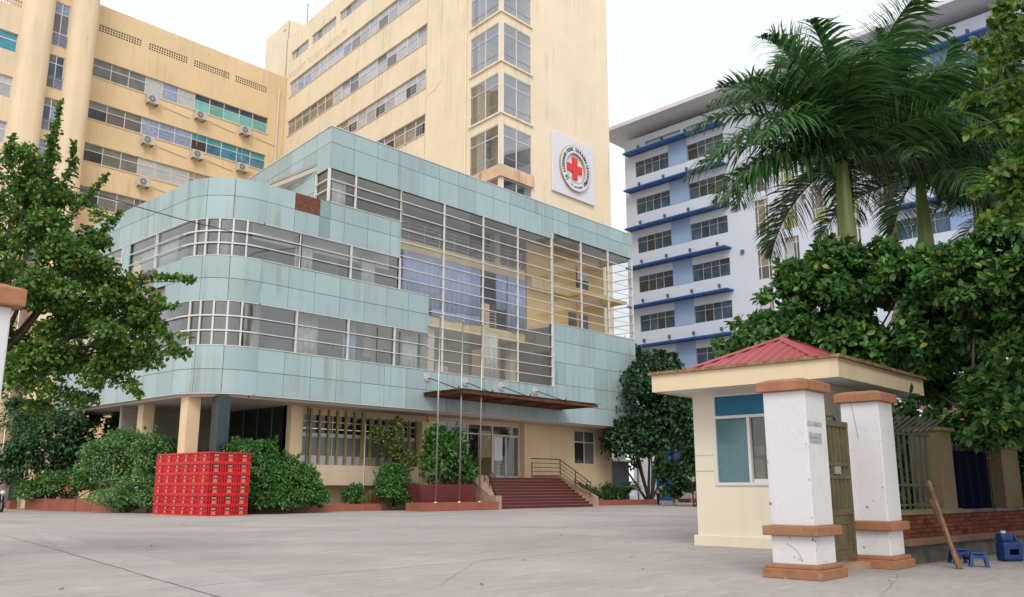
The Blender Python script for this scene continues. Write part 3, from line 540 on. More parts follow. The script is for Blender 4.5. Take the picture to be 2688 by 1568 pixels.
for x, lb in ((-4.85, 'leftmost of the three tall steel flagpoles on the red plinth'), (-3.12, 'middle one of the three tall steel flagpoles on the red plinth'), (-1.55, 'rightmost of the three tall steel flagpoles, nearest the steps')):
    p = empty('flagpole', (x, -2.6, .42), lb, 'flagpole', 'flagpoles before the entrance')
    MB().tube((x, -2.6, .42), (x + .12, -2.6, 10.3), .052, .04, 12).build('pole', STEEL, p, True); MB().lathe((x + .12, -2.6, 10.3), [(.05, 0), (.07, .03), (.06, .09), (.01, .13)], 10).build('finial', STEEL, p); MB().lathe((x, -2.6, .42), [(.16, 0), (.15, .03), (.09, .05)], 12).build('base_plate', STEEL, p)
b = MB(); b.add([(x, y, z) for z, g in ((.3, 0), (1.35, -.45)) for x, y in ((-5.0 - g * -1, -1.75 - g * -.5), (-.9 + g, -1.75 - g * -.5), (-.9 + g, .1), (-5.0 - g * -1, .1))], [(3, 2, 1, 0), (4, 5, 6, 7), (0, 1, 5, 4), (1, 2, 6, 5), (2, 3, 7, 6), (3, 0, 4, 7)])
tag(b.build('planter', mat('oxblood_planter', (.15, .035, .035), .5, .15, 2, .4), bevel=.03), 'big dark red planter with slanted sides behind the flagpoles', 'planter')
def kerb(nm, lb, x0, x1, y, h, n):
    k = empty(nm, ((x0 + x1) / 2, y, 0), lb, 'planter')
    part('soil', BARK, (x0 + .1, x1 - .1, y + .12, y + 1.2, 0, h - .06), parent=k)
    for i in range(n): part('kerb_tile', PLANT, (x0 + (x1 - x0) * i / n, x0 + (x1 - x0) * (i + 1) / n - .012, y, y + .14, 0, h), parent=k)
    return k
kerb('flower_bed', 'long red tiled flower bed kerb left of the flagpoles', -15.2, -6.3, .0, .36, 8); kerb('flower_bed', 'red tiled flower bed kerb right of the entrance steps', 9.1, 18.8, -.9, .36, 7)
k = kerb('flower_bed', 'red brick coloured planter beside the round light green bush', 0, 1, 0, 0.1, 1) if 0 else empty('flower_bed', (-17.6, 9, 0), 'tall terracotta planter wall left of the round light green bush', 'planter')
for fr_, n_, h_ in ((Fr(-18.15, 9.8, -55), 3, .66), (Fr(-18.9, 14.5, -81), 4, .62)):
    L_ = 2.6 if n_ == 3 else 4.7
    for i in range(n_): part('planter_panel', PLANT, (i * L_ / n_, (i + 1) * L_ / n_ - .012, 0, .18, 0, h_), fr=fr_, parent=k)
MB().prism([(-17.95, 9.8), (-16.5, 7.8), (-16.1, 8.4), (-16.6, 15), (-18.6, 14.5)], 0, .5).build('soil', BARK, k); part('step_slab', CHEEK, (-19.5, -19.0, 11.6, 15.5, 0, .05), parent=k)
tag(part('stone_bollard', PLANT, (-19.3, -18.9, 15.6, 16.0, 0, .5), parent=None), 'small square terracotta block at the end of the left planter', 'bollard')

# ------------------------------------------------------------------ crates
CW, CD_, CH = .665, .80, .452
def crate_meshes():
    m = MB(); m.box(W, .03, CW - .03, .03, CD_ - .03, .02, CH - .04)
    core = bpy.data.meshes.new('core'); core.from_pydata(m.v, [], m.f); core.materials.append(REDD)
    m = MB(); g = .006
    for z0, z1 in ((0.004, .05), (CH - .055, CH - .004), (.20, .225)):
        m.box(W, g, CW - g, g, .035, z0, z1); m.box(W, g, CW - g, CD_ - .035, CD_ - g, z0, z1); m.box(W, g, .035, .035, CD_ - .035, z0, z1); m.box(W, CW - .035, CW - g, .035, CD_ - .035, z0, z1)
    for x in (0, .105, .215, .445, .535, .62): m.box(W, max(x, g) + .002, min(x + .04, CW - g) - .002, .010, .034, .05, CH - .055)
    for y in (0, .11, .22, .33, .50, .58, .67, .755): m.box(W, .010, .034, max(y, g) + .002, min(y + .04, CD_ - g) - .002, .05, CH - .055)
    m.box(W, .215, .495, .012, .034, .05, .225); m.box(W, .012, .034, .33, .57, .05, .225); m.box(W, .03, CW - .03, .03, CD_ - .03, CH - .05, CH - .03)
    body = bpy.data.meshes.new('body'); body.from_pydata(m.v, [], m.f); body.materials.append(RED)
    m = MB(); m.box(W, .26, .44, .008, .012, .09, .12); m.box(W, .29, .41, .008, .012, .13, .19); m.box(W, .25, .45, .008, .012, .06, .08)
    m.box(W, .008, .012, .36, .50, .09, .12); m.box(W, .008, .012, .38, .48, .13, .19)
    lab = bpy.data.meshes.new('label'); lab.from_pydata(m.v, [], m.f); lab.materials.append(LAB)
    m = MB(); m.box(W, .24, .46, .022, .03, .235, .385); m.box(W, .022, .03, .34, .52, .235, .385)
    bt = bpy.data.meshes.new('bottles'); bt.from_pydata(m.v, [], m.f); bt.materials.append(BOT)
    m = MB()
    for x in (.28, .34, .40): m.box(W, x, x + .022, .014, .022, .26, .34)
    for y in (.38, .45): m.box(W, .014, .022, y, y + .022, .26, .34)
    cap_ = bpy.data.meshes.new('bottle_caps'); cap_.from_pydata(m.v, [], m.f); cap_.materials.append(CURTW)
    return core, body, lab, bt, cap_
CM = crate_meshes(); ORD = ['bottom', 'second', 'third', 'fourth', 'fifth', 'top']; CO = ['first', 'second', 'third', 'fourth', 'fifth', 'sixth']
def crate(x, y, z, lb):
    e = empty('beer_crate', (x + CW / 2, y + CD_ / 2, z), lb, 'crate', 'stacked red beer crates'); jx = random.uniform(-.006, .006)
    M = Matrix.Translation((x + jx, y + random.uniform(-.008, .008), z)) @ Matrix.Rotation(R(random.uniform(-.5, .5)), 4, 'Z')
    for nm, me in zip(('inner_wall', 'body', 'label_print', 'bottles', 'bottle_caps'), CM):
        o = obj(nm, me, None, e, M)
        if nm[:3] in ('lab', 'bot'): o['kind'] = 'stuff'
X0, Y0 = -17.5, -1.95
for r in range(6):
    z = r * CH
    for c in range(6):
        lb = 'red beer crate, %s layer, %s' % (ORD[r], 'at the near corner of the stack' if c == 0 else '%s crate back from the corner along the long left side' % CO[c])
        crate(X0, Y0 + c * CD_, z, lb)
    for c in (1, 2): crate(X0 + c * (CW + .004), Y0, z, 'red beer crate, %s layer, %s on the short right side' % (ORD[r], ('next to the corner', 'at the right end')[c - 1]))

# ================================================================== YELLOW TOWER
TW = empty('hospital_tower', (19, 24, 0), 'tall cream hospital tower with corner windows and a red cross sign', 'building')
TF = Fr(0, 8, 0); TL = Fr(11.47, 8, -98.3)
bays = [(40.15, 43.75), (35.65, 39.2), (31.08, 34.66), (26.55, 30.12), (20.5, 25.5), (44.7, 48.3)]
holesF = [(11.47, 15.25, a, b_) for a, b_ in bays]
holesL = [(-4.2, 0, a, b_) for a, b_ in bays]
rowsT = [(46.9, 48.85, 11.0), (41.92, 43.85, 11.0), (37.3, 39.2, 11.0), (32.8, 34.7, 11.0)]
holesL += [(-40.7, -r[2], r[0], r[1]) for r in rowsT]
topw = [(36.15, 40.7), (29.5, 35.3), (22.6, 28.65), (15.8, 21.8)]
holesL += [(-b_, -a, 51.55, 52.82) for a, b_ in topw]
wall(TF, 11.47, 26.45, 0, 55.2, holesF, .3).build('front_wall', CREAM, TW); wall(TL, -42.2, 0, 0, 55.2, holesL, .3).build('side_wall', CREAM, TW)
b = MB(); e1 = TL.P(-42.2, 0, 0); b.prism([(11.8, 8.3), (26.4, 8.3), (26.4, 50), (e1[0] + .3, e1[1])], 55.0, 55.15); b.build('roof', GREYC, TW)
MB().box(W, 26.3, 26.45, 8.02, 50, 0, 55.1).build('back_wall', CREAM, TW)
pt = wall(TL, -48.5, -41.9, 40, 57.8, [(-43.4, -42.6, 55.9, 56.9)], .2); 
o = MB(); o.box(TL, -48.5, -41.9, .1, 3.2, 40, 57.75); o.build('stair_head', CREAM, TW); pt.build('stair_head', CREAM, TW)
MB().tube(TL.P(-40, 1.5, 55), TL.P(-40, 1.5, 59.6), .05, .03).build('lightning_rod', INTD, TW); MB().lathe(TL.P(-40, 1.5, 59.4), [(.02, 0), (.12, .1), (.02, .2)], 8).build('rod_ball', INTD, TW)
# strip windows on the side
def tpane(row):
    def f(i, j):
        r = random.random()
        if row == 0: return P_GREY if j == 0 and r < .1 else (P_CURT if r < .85 else P_BLUEC)
        if row == 1: return P_BEIGE if i < 6 and r < .8 else (P_CURT if r < .75 else P_GREY)
        if row == 2: return (P_DARK if j == 0 and i in (2, 8, 11, 14) else P_BEIGE if i < 8 else P_CURT)
        return P_DARK if j == 0 and i in (15, 12, 9) else (P_BEIGE if j == 0 else P_GREY)
    return f
SILLM = mat('stained_sill', (.60, .52, .42), .9, .2, 1, streak=.8, dirt=(.25, .22, .19))
for k, (z0, z1, t0) in enumerate(rowsT):
    window(TL, -40.7, -t0, z0, z1, [i / 16 for i in range(17)], [0, .64, 1], tpane(k), TW, .18, .09, WHITEM)
    MB().box(TL, -40.7, -t0, -.05, .1, z0 - .12, z0).build('sill', SILLM, TW)
for k, (a, c) in enumerate(((2, 24.3), (3, 18.5), (2, 13), (2, 18.8), (3, 12.3))): 
    g = MB(); z0 = rowsT[a][0]
    for i in range(5): g.box(TL, -c - .7 + i * .32, -c - .68 + i * .32, .06, .08, z0 + .05, z0 + 1.2)
    for i in range(4): g.box(TL, -c - .75, -c + .75, .055, .085, z0 + .15 + i * .3, z0 + .17 + i * .3)
    g.build('window_grille', WHITEM, TW)
for a, c in topw:
    window(TL, -c, -a, 51.55, 52.82, [0, .2, .4, .6, .8, 1], [0, .33, .66, 1], lambda i, j: P_CURT if i != 1 else P_GREY, TW, .2, .05, FRAMEM)
# corner windows: real rooms behind clear glass
for k, (z0, z1) in enumerate(bays):
    for fr_, a, b_ in ((TF, 11.53, 15.25), (TL, -4.2, -.06)):
        wn = MB(); 
        for x in (a, (a + b_) / 2, b_): wn.box(fr_, max(a, x - .035), min(b_, x + .035), .02, .12, z0, z1)
        for z in (z0 + .05, z0 + (z1 - z0) * .22, z0 + (z1 - z0) * .72, z1 - .05): wn.box(fr_, a, b_, .025, .115, z - .035, z + .035 if abs(z - z0 - (z1 - z0) * .22) > .1 else z - .02)
        wo = wn.build('corner_window', WHITEM, TW)
        for x0, x1 in ((a, (a + b_) / 2), ((a + b_) / 2, b_)):
            inst('pane', fr_, x0, .07, z0, x1 - x0, .012, (z1 - z0) * .72, GLASST, wo); inst('pane', fr_, x0, .07, z0 + (z1 - z0) * .72, x1 - x0, .012, (z1 - z0) * .28, GLASST, wo)
    wc = MB(); wc.tube((11.5, 8.03, z0), (11.5, 8.03, z1), .07, n=8); wc.build('corner_post', WHITEM, TW)
    MB().box(W, 12.2, 15.4, 8.3, 12, z0 - .25, z0 - .02).build('room_floor', INTG, TW); MB().box(W, 12.2, 15.4, 8.3, 12, z1 + .02, z1 + .2).build('room_ceiling', INTG, TW)
    MB().box(W, 12.3, 15.3, 11.3, 11.5, z0, z1).build('room_wall', CURTW, TW); MB().box(W, 15.26, 15.4, 8.32, 11.4, z0, z1).build('room_wall', CURTW, TW)
    q = MB()
    for i in range(random.randint(3, 7)): xx = 12.3 + random.random() * 2.6; yy = 9.2 + random.random() * 1.5; q.box(W, xx, xx + .2 + random.random() * .5, yy, yy + .3, z0, z0 + .5 + random.random() * .9)
    q.build('stored_goods', INTW if k % 2 else P_GREY, TW)
    sb = MB(); sb.box(TF, 11.35, 15.4, -.14, .05, z0 - .16, z0); sb.box(TL, -4.3, .1, -.14, .05, z0 - .162, z0 - .002); sb.build('sill', CREAM if k != 3 else SILLM, TW)
sb = MB(); sb.box(TF, 11.3, 15.35, -.2, .05, 25.5, 26.4); sb.box(TL, -4.25, .12, -.2, .05, 25.502, 26.398); sb.build('stained_band', mat('rust_stained_render', (.70, .50, .32), .9, .2, .8, spots=.8, streak=.9, dirt=(.22, .13, .07)), TW)
MB().path([TL.P(-4.75, -.12, 18), TL.P(-4.75, -.12, 55)], .07, 8).build('rain_pipe', CREAM, TW); MB().path([TL.P(-41.6, -.12, 18), TL.P(-41.6, -.12, 50)], .08, 8).build('rain_pipe', FRAMEM, TW)
MB().box(TL, -11.03, -10.98, -.06, .05, 16, 46).build('wall_joint', SILLM, TW)
ribpts = [TL.P(-10.9 + 2.3 * t, -.005, 36.2 + .7 * t + .12 * math.sin(t * 9)) for t in [i / 12 for i in range(13)]]
MB().path(ribpts, .012, 5).build('wall_crack', BARK, TW)
_fonts = {}
def text(body, size, extr, mt, M, parent, name, align='CENTER', bold=0):
    cu = bpy.data.curves.new('t', 'FONT'); cu.body = body; cu.size = size; cu.extrude = extr; cu.align_x = align; cu.align_y = 'CENTER'; cu.offset = bold; cu.resolution_u = 2
    o = bpy.data.objects.new('t', cu); col.objects.link(o); dg = bpy.context.evaluated_depsgraph_get(); me = bpy.data.meshes.new_from_object(o.evaluated_get(dg)); bpy.data.objects.remove(o)
    me.materials.clear(); me.materials.append(mt); return obj(name, me, None, parent, M)
def up(fr, s, d, z): return fr.M(s, d, z) @ Matrix.Rotation(R(90), 4, 'X')
text("PODDEST  TE GUT' EASTITUTE", 1.05, .001, GHOST, up(TL, -34, -.02, 49.75), TW, 'faded_letters', bold=.004)['kind'] = 'stuff'
# --- emblem
SG = empty('red_cross_sign', (20.7, 7.85, 25.95), 'white square sign with round red cross emblem on the cream tower', 'sign')
part('board', SIGNW, (17.78, 23.68, 7.80, 7.95, 25.95, 31.4), parent=SG)
ec = Vector((20.75, 7.8, 28.65))
def ring(r0, r1, y0, y1, mt, nm, n=48):
    b = MB(); vs = []
    for i in range(n):
        t = 2 * math.pi * i / n
        for r in (r0, r1):
            for y in (y0, y1): vs.append((ec.x + r * math.cos(t), y, ec.z + r * math.sin(t)))
    fs = []
    for i in range(n):
        k, j = 4 * i, 4 * ((i + 1) % n); fs += [(k, j, j + 1, k + 1), (k + 2, k + 3, j + 3, j + 2), (k, k + 2, j + 2, j), (k + 1, j + 1, j + 3, k + 3)]
    b.add(vs, fs); return b.build(nm, mt, SG)
ring(1.40, 2.06, 7.60, 7.79, SIGNW, 'ring'); ring(2.06, 2.11, 7.60, 7.79, GOLD, 'rim'); ring(1.35, 1.40, 7.58, 7.79, GOLD, 'rim')
b = MB(); b.box(W, ec.x - .33, ec.x + .33, 7.66, 7.79, ec.z - 1.0, ec.z + 1.0); b.box(W, ec.x - 1.0, ec.x - .33, 7.66, 7.79, ec.z - .33, ec.z + .33); b.box(W, ec.x + .33, ec.x + 1.0, 7.66, 7.79, ec.z - .33, ec.z + .33); b.build('cross', REDX, SG)
def ringtext(s, a0, a1, size, r, flip=False):
    for i, ch in enumerate(s):
        if ch == ' ': continue
        a = R(a0 + (a1 - a0) * i / (len(s) - 1)); M = Matrix.Translation((ec.x + r * math.cos(a), 7.595, ec.z + r * math.sin(a))) @ Matrix.Rotation(R(90), 4, 'X') @ Matrix.Rotation(a - R(90) if not flip else a + R(90), 4, 'Z')
        text(ch, size, .006, INK, M, SG, 'letter', bold=.012)
ringtext('ILLETEIAIUOB IIUUDIK. TLEUAUIUOUNI DEUIIDEIIUM', 205, -32, .44, 1.73); ringtext('TZ ASZIBOOO', 247, 300, .22, 1.75, True); ringtext('83', 218, 226, .5, 1.73, True); ringtext('88', 314, 322, .5, 1.73, True)

# ================================================================== YELLOW WING behind
YW = empty('ochre_wing', (6, 55, 0), 'ochre hospital wing with long window strips and breeze block vents', 'building')
YF = Fr(0, 49.1)
rowsY = [(41.9, 43.87), (37.33, 39.25), (32.85, 34.77), (28.25, 30.26), (23.7, 25.7)]
vents = [(-4.85, -.36), (.42, 4.84), (5.57, 9.94), (10.68, 14.86)]
wall(YF, -6.5, 17.4, 0, 49.8, [(-5.0, 15.2, a, c) for a, c in rowsY] + [(a, c, 46.9, 47.7) for a, c in vents], .3).build('wall', OCHRE, YW)
MB().box(W, -6.5, 17.4, 49.5, 60, 49.5, 49.7).build('roof', GREYC, YW)
YC = [0, .093, .184, .272, .365, .452, .548, .637, .724, .821, .906, 1]
def ypane(k):
    t = [[P_GREY, P_GREY, P_GREY, P_CURT, P_BLUEC, P_CURT, P_TEAL, P_TEAL, P_TEAL, P_TEAL, P_TEAL], [P_DARK, P_GREY, P_GREY, P_BLUEC, P_BLUEC, P_BLUEC, P_DARK, P_BLUE, P_BLUE, P_BLUE, P_BLUE],
         [P_DARK, P_GREY, P_GREY, P_CURT, P_CURT, P_CURT, P_BEIGE, P_BEIGE, P_BEIGE, P_GREY, P_GREY], [P_DARK, P_GREY, P_GREY, P_DARK, P_GREY] * 3, [P_GREY] * 12][k]
    u = [[P_GREY] * 3 + [P_CURT, P_BLUEC, P_CURT] + [P_NAVY] * 5, [P_GREY] * 3 + [P_BLUEC] * 3 + [P_CYAN] * 5, [P_GREY] * 3 + [P_CURT] * 3 + [P_BEIGE] * 6, [P_GREY] * 12, [P_GREY] * 12][k]
    return lambda i, j: (t if j == 0 else u)[i]
for k, (a, c) in enumerate(rowsY):
    window(YF, -5.0, 15.2, a, c, YC, [0, .63, 1], ypane(k), YW, .2, .08, FRAMEM)
    MB().box(YF, -5.1, 15.3, -.08, .1, a - .1, a).build('sill', OCHRE2, YW)
for a, c in vents:
    v = MB(); nx = int((c - a) / .27)
    for i in range(nx + 1): x = a + (c - a) * i / nx; v.box(YF, x - .04, x + .04, .02, .2, 46.9, 47.7)
    for j in range(4): z = 46.9 + .8 * j / 3; v.box(YF, a, c, .03, .19, z - .04, z + .04)
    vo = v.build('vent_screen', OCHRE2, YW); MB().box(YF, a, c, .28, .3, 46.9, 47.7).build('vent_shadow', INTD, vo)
acs = [(0.55, 41.7, 'air conditioner under the pale curtained windows of the upper strip'), (6.0, 41.7, 'air conditioner under the first turquoise window of the upper strip'), (11.5, 41.65, 'air conditioner near the right end below the turquoise windows'), (.45, 37.1, 'air conditioner under the blue curtained windows of the second strip'), (6.0, 37.15, 'air conditioner under the open dark window of the second strip'), (11.45, 37.2, 'air conditioner under the right end of the second strip'), (.4, 32.5, 'air conditioner under the third window strip, lowest of its column')]
for x, zt, lb in acs:
    a = empty('air_conditioner', (x + .55, 48.7, zt - 1), lb, 'air conditioner', 'outdoor units on the ochre wing')
    part('casing', ACW, (x, x + 1.2, 48.35, 48.85, zt - .95, zt - .05), parent=a, bevel=.03); MB().tube((x + .42, 48.352, zt - .5), (x + .42, 48.32, zt - .5), .36, n=18).build('fan_grille', ACG, a); MB().tube((x + .42, 48.33, zt - .5), (x + .42, 48.30, zt - .5), .09, n=10).build('fan_hub', ACW, a)
    for xx in (x + .1, x + 1.05): part('bracket', RUST, (xx, xx + .05, 48.4, 49.1, zt - 1.05, zt - .952), parent=a)
    MB().path([(x + 1.2, 48.9, zt - .6), (x + 2.6, 49.05, zt - .75), (x + 4.4, 49.05, zt - .95), (x + 5.1, 49.05, zt - 1.0)], .03, 5).build('refrigerant_pipe', INTG, a); MB().tube((x + .6, 49.02, zt - .96), (x + .6, 49.02, zt - 4), .02, n=5).build('drain_hose', SILLM, a)
MB().path([(16.4, 48.95, 20), (16.4, 48.95, 48)], .09, 8).build('rain_pipe', FRAMEM, YW)
# pylon with rounded edges and the block left of it
PY = empty('stair_pylon', (-9.4, 48, 0), 'ochre stair tower with two rounded piers and a narrow recessed window strip', 'building')
def rounded(x0, x1, y0, y1, r, n=8):
    o = []
    for cx_, a0 in ((x0 + r, 180), (x1 - r, 270)):
        for i in range(n + 1): t = R(a0 + 90 * i / n); o.append((cx_ + r * math.cos(t), y0 + r + r * math.sin(t)))
    return o + [(x1, y1), (x0, y1)]
MB().prism(rounded(-12.6, -9.85, 45.9, 51, 1.1), 0, 54).build('pier', OCHRE2, PY, False); MB().prism(rounded(-8.45, -5.9, 45.9, 51, 1.0), 0, 54).build('pier', OCHRE2, PY)
PF = Fr(0, 47.0)
strips = [(42.7, 47.2), (38.35, 41.7), (34.05, 37.3), (29.8, 33.1), (25.5, 28.8), (21.2, 24.5)]
zprev = 0
for i, (a, c) in enumerate(strips):
    window(PF, -9.85, -8.45, a, c, [0, .5, 1], [0, .3, .75, 1], lambda i, j: [P_NAVY, P_GREY, P_BLUEC][random.randrange(3)], PY, .1, .08, FRAMEM)
    MB().box(PF, -9.85, -8.45, 0, .3, c, (strips[i - 1][0] if i else 54)).build('spandrel', OCHRE, PY)
    g = MB()
    for kk in range(9): x = -9.8 + kk * .16; g.box(PF, x, x + .03, -.1, -.07, a, a + 1.1)
    g.box(PF, -9.85, -8.45, -.11, -.06, a + 1.08, a + 1.14); g.build('guard_rail', ACG, PY)
LBk = empty('ochre_side_block', (-19, 50, 0), 'ochre block at the far left edge beside the rounded stair tower', 'building')
BFr = Fr(0, 46.7)
lbw = [(40.5, 42.35), (36.0, 38.05), (31.65, 33.65), (27.3, 29.2), (22.9, 24.8)]
wall(BFr, -30, -12.4, 0, 50, [(-21, -12.75, a, c) for a, c in lbw] + [(-18, -12.8, 45.0, 45.7)], .3).build('wall', OCHRE2, LBk)
for k, (a, c) in enumerate(lbw): window(BFr, -21, -12.75, a, c, [0, .25, .5, .75, 1], [0, .63, 1], [P_CYAN, P_CURT, P_CURT, P_GREY, P_GREY][k], LBk, .2, .1, WHITEM)
v = MB()
for i in range(22): v.box(BFr, -18 + i * .25, -17.92 + i * .25, .03, .2, 45.0, 45.7)
v.box(BFr, -18, -12.8, .04, .19, 45.3, 45.38); v.build('vent_screen', OCHRE2, LBk)

# ================================================================== BLUE AND WHITE BUILDING
BB = empty('blue_white_building', (48, 0, 0), 'white and pale blue block with blue window awnings behind the palms', 'building')
BF = Fr(41.55, 25.3, -94.5)
zt_ = [36.7, 32.38, 27.95, 23.56, 19.25, 14.9, 10.5]; HW = 1.78
bh = []; 
for z in zt_:
    for s0, s1 in ((10.6, 15.15), (17.6, 22.05), (38.6, 43.0), (45.5, 50)): bh.append((s0, s1, z - HW, z))
gw = []
for r in range(6):
    for c in range(4): gw.append((25.1 + 2.96 * c, 26.6 + 2.96 * c, 33.0 - 4.37 * r - 3.55, 33.0 - 4.37 * r))
slots = [(12, 16.8, 38.35, 38.75), (17.6, 22.5, 38.35, 38.75), (24, 36, 38.35, 38.75)]
wall(BF, 9.15, 62, 0, 39.5, bh + gw + slots, .3).build('wall', BWHITE, BB)
MB().box(BF, 9.2, 62, .3, 14, 38.9, 39.4).build('attic_slab', BWHITE, BB); MB().box(BF, 9.15, 9.4, .01, 14, 0, 39.5).build('end_wall', BWHITE, BB)
part('slot_shadow', INTG, *[(a, c, .28, .3, z0, z1) for a, c, z0, z1 in slots], fr=BF, parent=BB)
b = MB(); OV = 2.3
b.add([BF.P(s, d, z) for s, d, z in ((7.0, -OV, 40.35), (64, -OV, 40.35), (64, 14, 39.45), (7.0, 14, 39.45), (7.0, -OV, 40.75), (64, -OV, 40.75), (64, 14, 40.4), (7.0, 14, 40.4))], [(3, 2, 1, 0), (4, 5, 6, 7), (0, 1, 5, 4), (1, 2, 6, 5), (2, 3, 7, 6), (3, 0, 4, 7)]); b.build('roof', BROOF, BB)
for a, c, z0, z1 in bh:
    bld = lambda i, j: (P_NAVY if random.random() < .75 else P_DARK)
    if z1 > 11: window(BF, a, c, z0, z1, [0, .28, .5, .72, 1], [0, .68, 1], bld, BB, .15, .045, mat('tan_frame', (.46, .44, .43), .5) if (a, z1) == (10.6, 36.7) else bpy.data.materials['tan_frame'])
for z in zt_[:6]:
    for s0, s1 in ((9.75, 22.35), (37.8, 51)):
        MB().box(BF, s0 + 5.4 if s0 < 10 else 43.0, s0 + 7.85 if s0 < 10 else 45.5, -.012, 0.1, z - HW - .05, z + .8).build('blue_wall_panel', BSKY, BB)
        aw = MB(); aw.box(BF, s0, s1, -1.15, -1.08, z + .82, z + 1.0); aw.box(BF, s0, s1, -.12, -.02, z + .82, z + 1.0)
        n_ = 8
        for i in range(n_ + 1): x = s0 + (s1 - s0 - .12) * i / n_; aw.box(BF, x, x + .12, -1.08, -.12, z + .84, z + .98)
        ao = aw.build('awning', AWN, BB)
        for i in range(n_): x = s0 + (s1 - s0 - .12) * i / n_; inst('awning_panel', BF, x + .12, -1.07, z + .88, (s1 - s0 - .12) / n_ - .12, .94, .03, AWNP, ao)
        for i in (.12, .38, .62, .88): x = s0 + (s1 - s0) * i; q = MB(); q.box(BF, x, x + .22, -.5, -.28, z + 1.35, z + 1.7); q.tube(BF.P(x + .1, 0, z + 1.15), BF.P(x + .1, -.4, z + 1.4), .03); q.build('flood_lamp', INTD, ao)
for i, (a, c, z0, z1) in enumerate(gw):
    low = GREENP if i % 4 in (1, 2, 3) and i < 8 else GRILL
    wn = window(BF, a, c, z0, z1, [0, .22, .78, 1], [0, .36, .84, 1], lambda i, j: low if j == 0 else (P_BEIGE if random.random() < .4 else P_GREY), BB, .15, .07, WHITEM, 'tall_window')
    if i in (5, 9, 12): inst('open_sash', BF, a + .35, -.35, z0 + 1.4, .85, .05, 1.5, P_CURT, wn, 14)
for s_, z_ in ((24.0, 28.2), (27.4, 27.9), (30.2, 27.6), (23.4, 23.6), (33.2, 27.3)): part('wall_vent', GRILL, (s_, s_ + .35, -.15, .0, z_, z_ + .4), fr=BF, parent=BB)

# ================================================================== BACK YARD between clinic and blue block
bw = empty('yard_wall', (30, 8, 0), 'old grey rendered wall with creepers at the back of the yard', 'wall')
part('wall', GREYC, (27.6, 40, 3.0, 3.3, 0, 2.9), parent=bw); part('coping', GREYC, (27.5, 40.1, 2.9, 3.4, 2.9, 3.05), parent=bw)
tag(part('shed', SHEDB, (34, 38.5, 5.5, 9, 0, 5.2), parent=None), 'blue sheet metal shed rising above the grey back wall', 'shed')
gs = empty('lean_to', (24, 8, 0), 'small grey lean-to with dark doorway behind the clinic corner', 'shed')
part('side_wall', GREYC, (20.2, 21.2, 6, 6.3, 0, 5.0), (22.2, 22.9, 6, 6.3, 0, 4.2), parent=gs); part('doorway', INTD, (22.9, 26.0, 6.5, 6.6, 0, 3.3), parent=gs); part('roof', FRAMEM, (21.9, 26.4, 5.2, 8, 3.3, 3.45), parent=gs); part('post', WHITEM, (25.8, 25.95, 5.4, 5.55, 0, 3.3), parent=gs)
part('upper_wall', BWHITE, (20.2, 22.5, 6.4, 6.6, 4.6, 5.3), parent=gs); part('back_wall', GREYC, (18.5, 28, 8.2, 8.4, 0, 4.6), parent=gs)
kerb('flower_bed', 'dark kerb bed along the foot of the back wall', 26.5, 39.5, .9, .35, 6)

# ================================================================== GUARD BOOTH
BT = empty('guard_booth', (-18.6, -28.6, 0), 'cream guard booth with wide flat eaves and red hipped roof', 'booth')
BL = Fr(-20.25, 0, -90); BFn = Fr(0, -30.2)
holeL = (27.78, 29.75, 1.24, 3.14)
wall(BL, 27.3, 30.2, 0, 3.22, [holeL], .2).build('wall', BOOTH, BT); wall(BFn, -20.25, -17.0, 0, 3.22, [(-19.45, -18.55, .1, 2.8)], .2).build('wall', BOOTH, BT)
wall(Fr(-17.0, 0, 90), -30.2, -27.3, 0, 3.2, [(-29.7, -27.9, 1.1, 2.7)], -.2).build('wall', BOOTH, BT); window(Fr(-17.0, 0, 90), -29.7, -27.9, 1.1, 2.7, [0, .5, 1], [0, 1], GLASS, BT, .1, .06, WHITEM); part('wall', BOOTH, (-20.05, -17.2, -27.5, -27.3, 0, 3.2), parent=BT); part('floor', INTG, (-20.05, -17.2, -30.0, -27.5, .02, .12), parent=BT)
b = MB(); b.box(BL, 27.22, 29.9, -.05, 0, 0, .22); b.box(W, -20.3, -17, -30.25, -30.2, 0, .22); b.build('skirting', BOOTH, BT, bevel=.008)
for z in (1.54, 1.87): part('wall_groove', mat('groove%.0f' % (z * 100), (.5, .44, .33), .9), (27.3, 27.74, -.004, .01, z - .012, z + .012), fr=BL, parent=BT)
MB().box(W, -21.05, -16.4, -30.85, -26.9, 3.22, 3.26).build('soffit', SOFW, BT)
b = MB(); 
for x in ((-21.1, -16.35, -30.9, -30.82, 3.2, 3.56), (-21.1, -16.35, -26.9, -26.82, 3.2, 3.56), (-21.1, -21.02, -30.82, -26.9, 3.2, 3.56), (-16.43, -16.35, -30.82, -26.9, 3.2, 3.56)): b.box(W, *x)
b.build('fascia', FASC, BT)
for x in ((-21.16, -16.29, -30.96, -30.78, 3.562, 3.625), (-21.16, -16.29, -26.94, -26.76, 3.562, 3.625), (-21.16, -20.98, -30.78, -26.94, 3.562, 3.625), (-16.47, -16.29, -30.78, -26.94, 3.562, 3.625)): part('roof_edge', RUSTM, x, parent=BT)
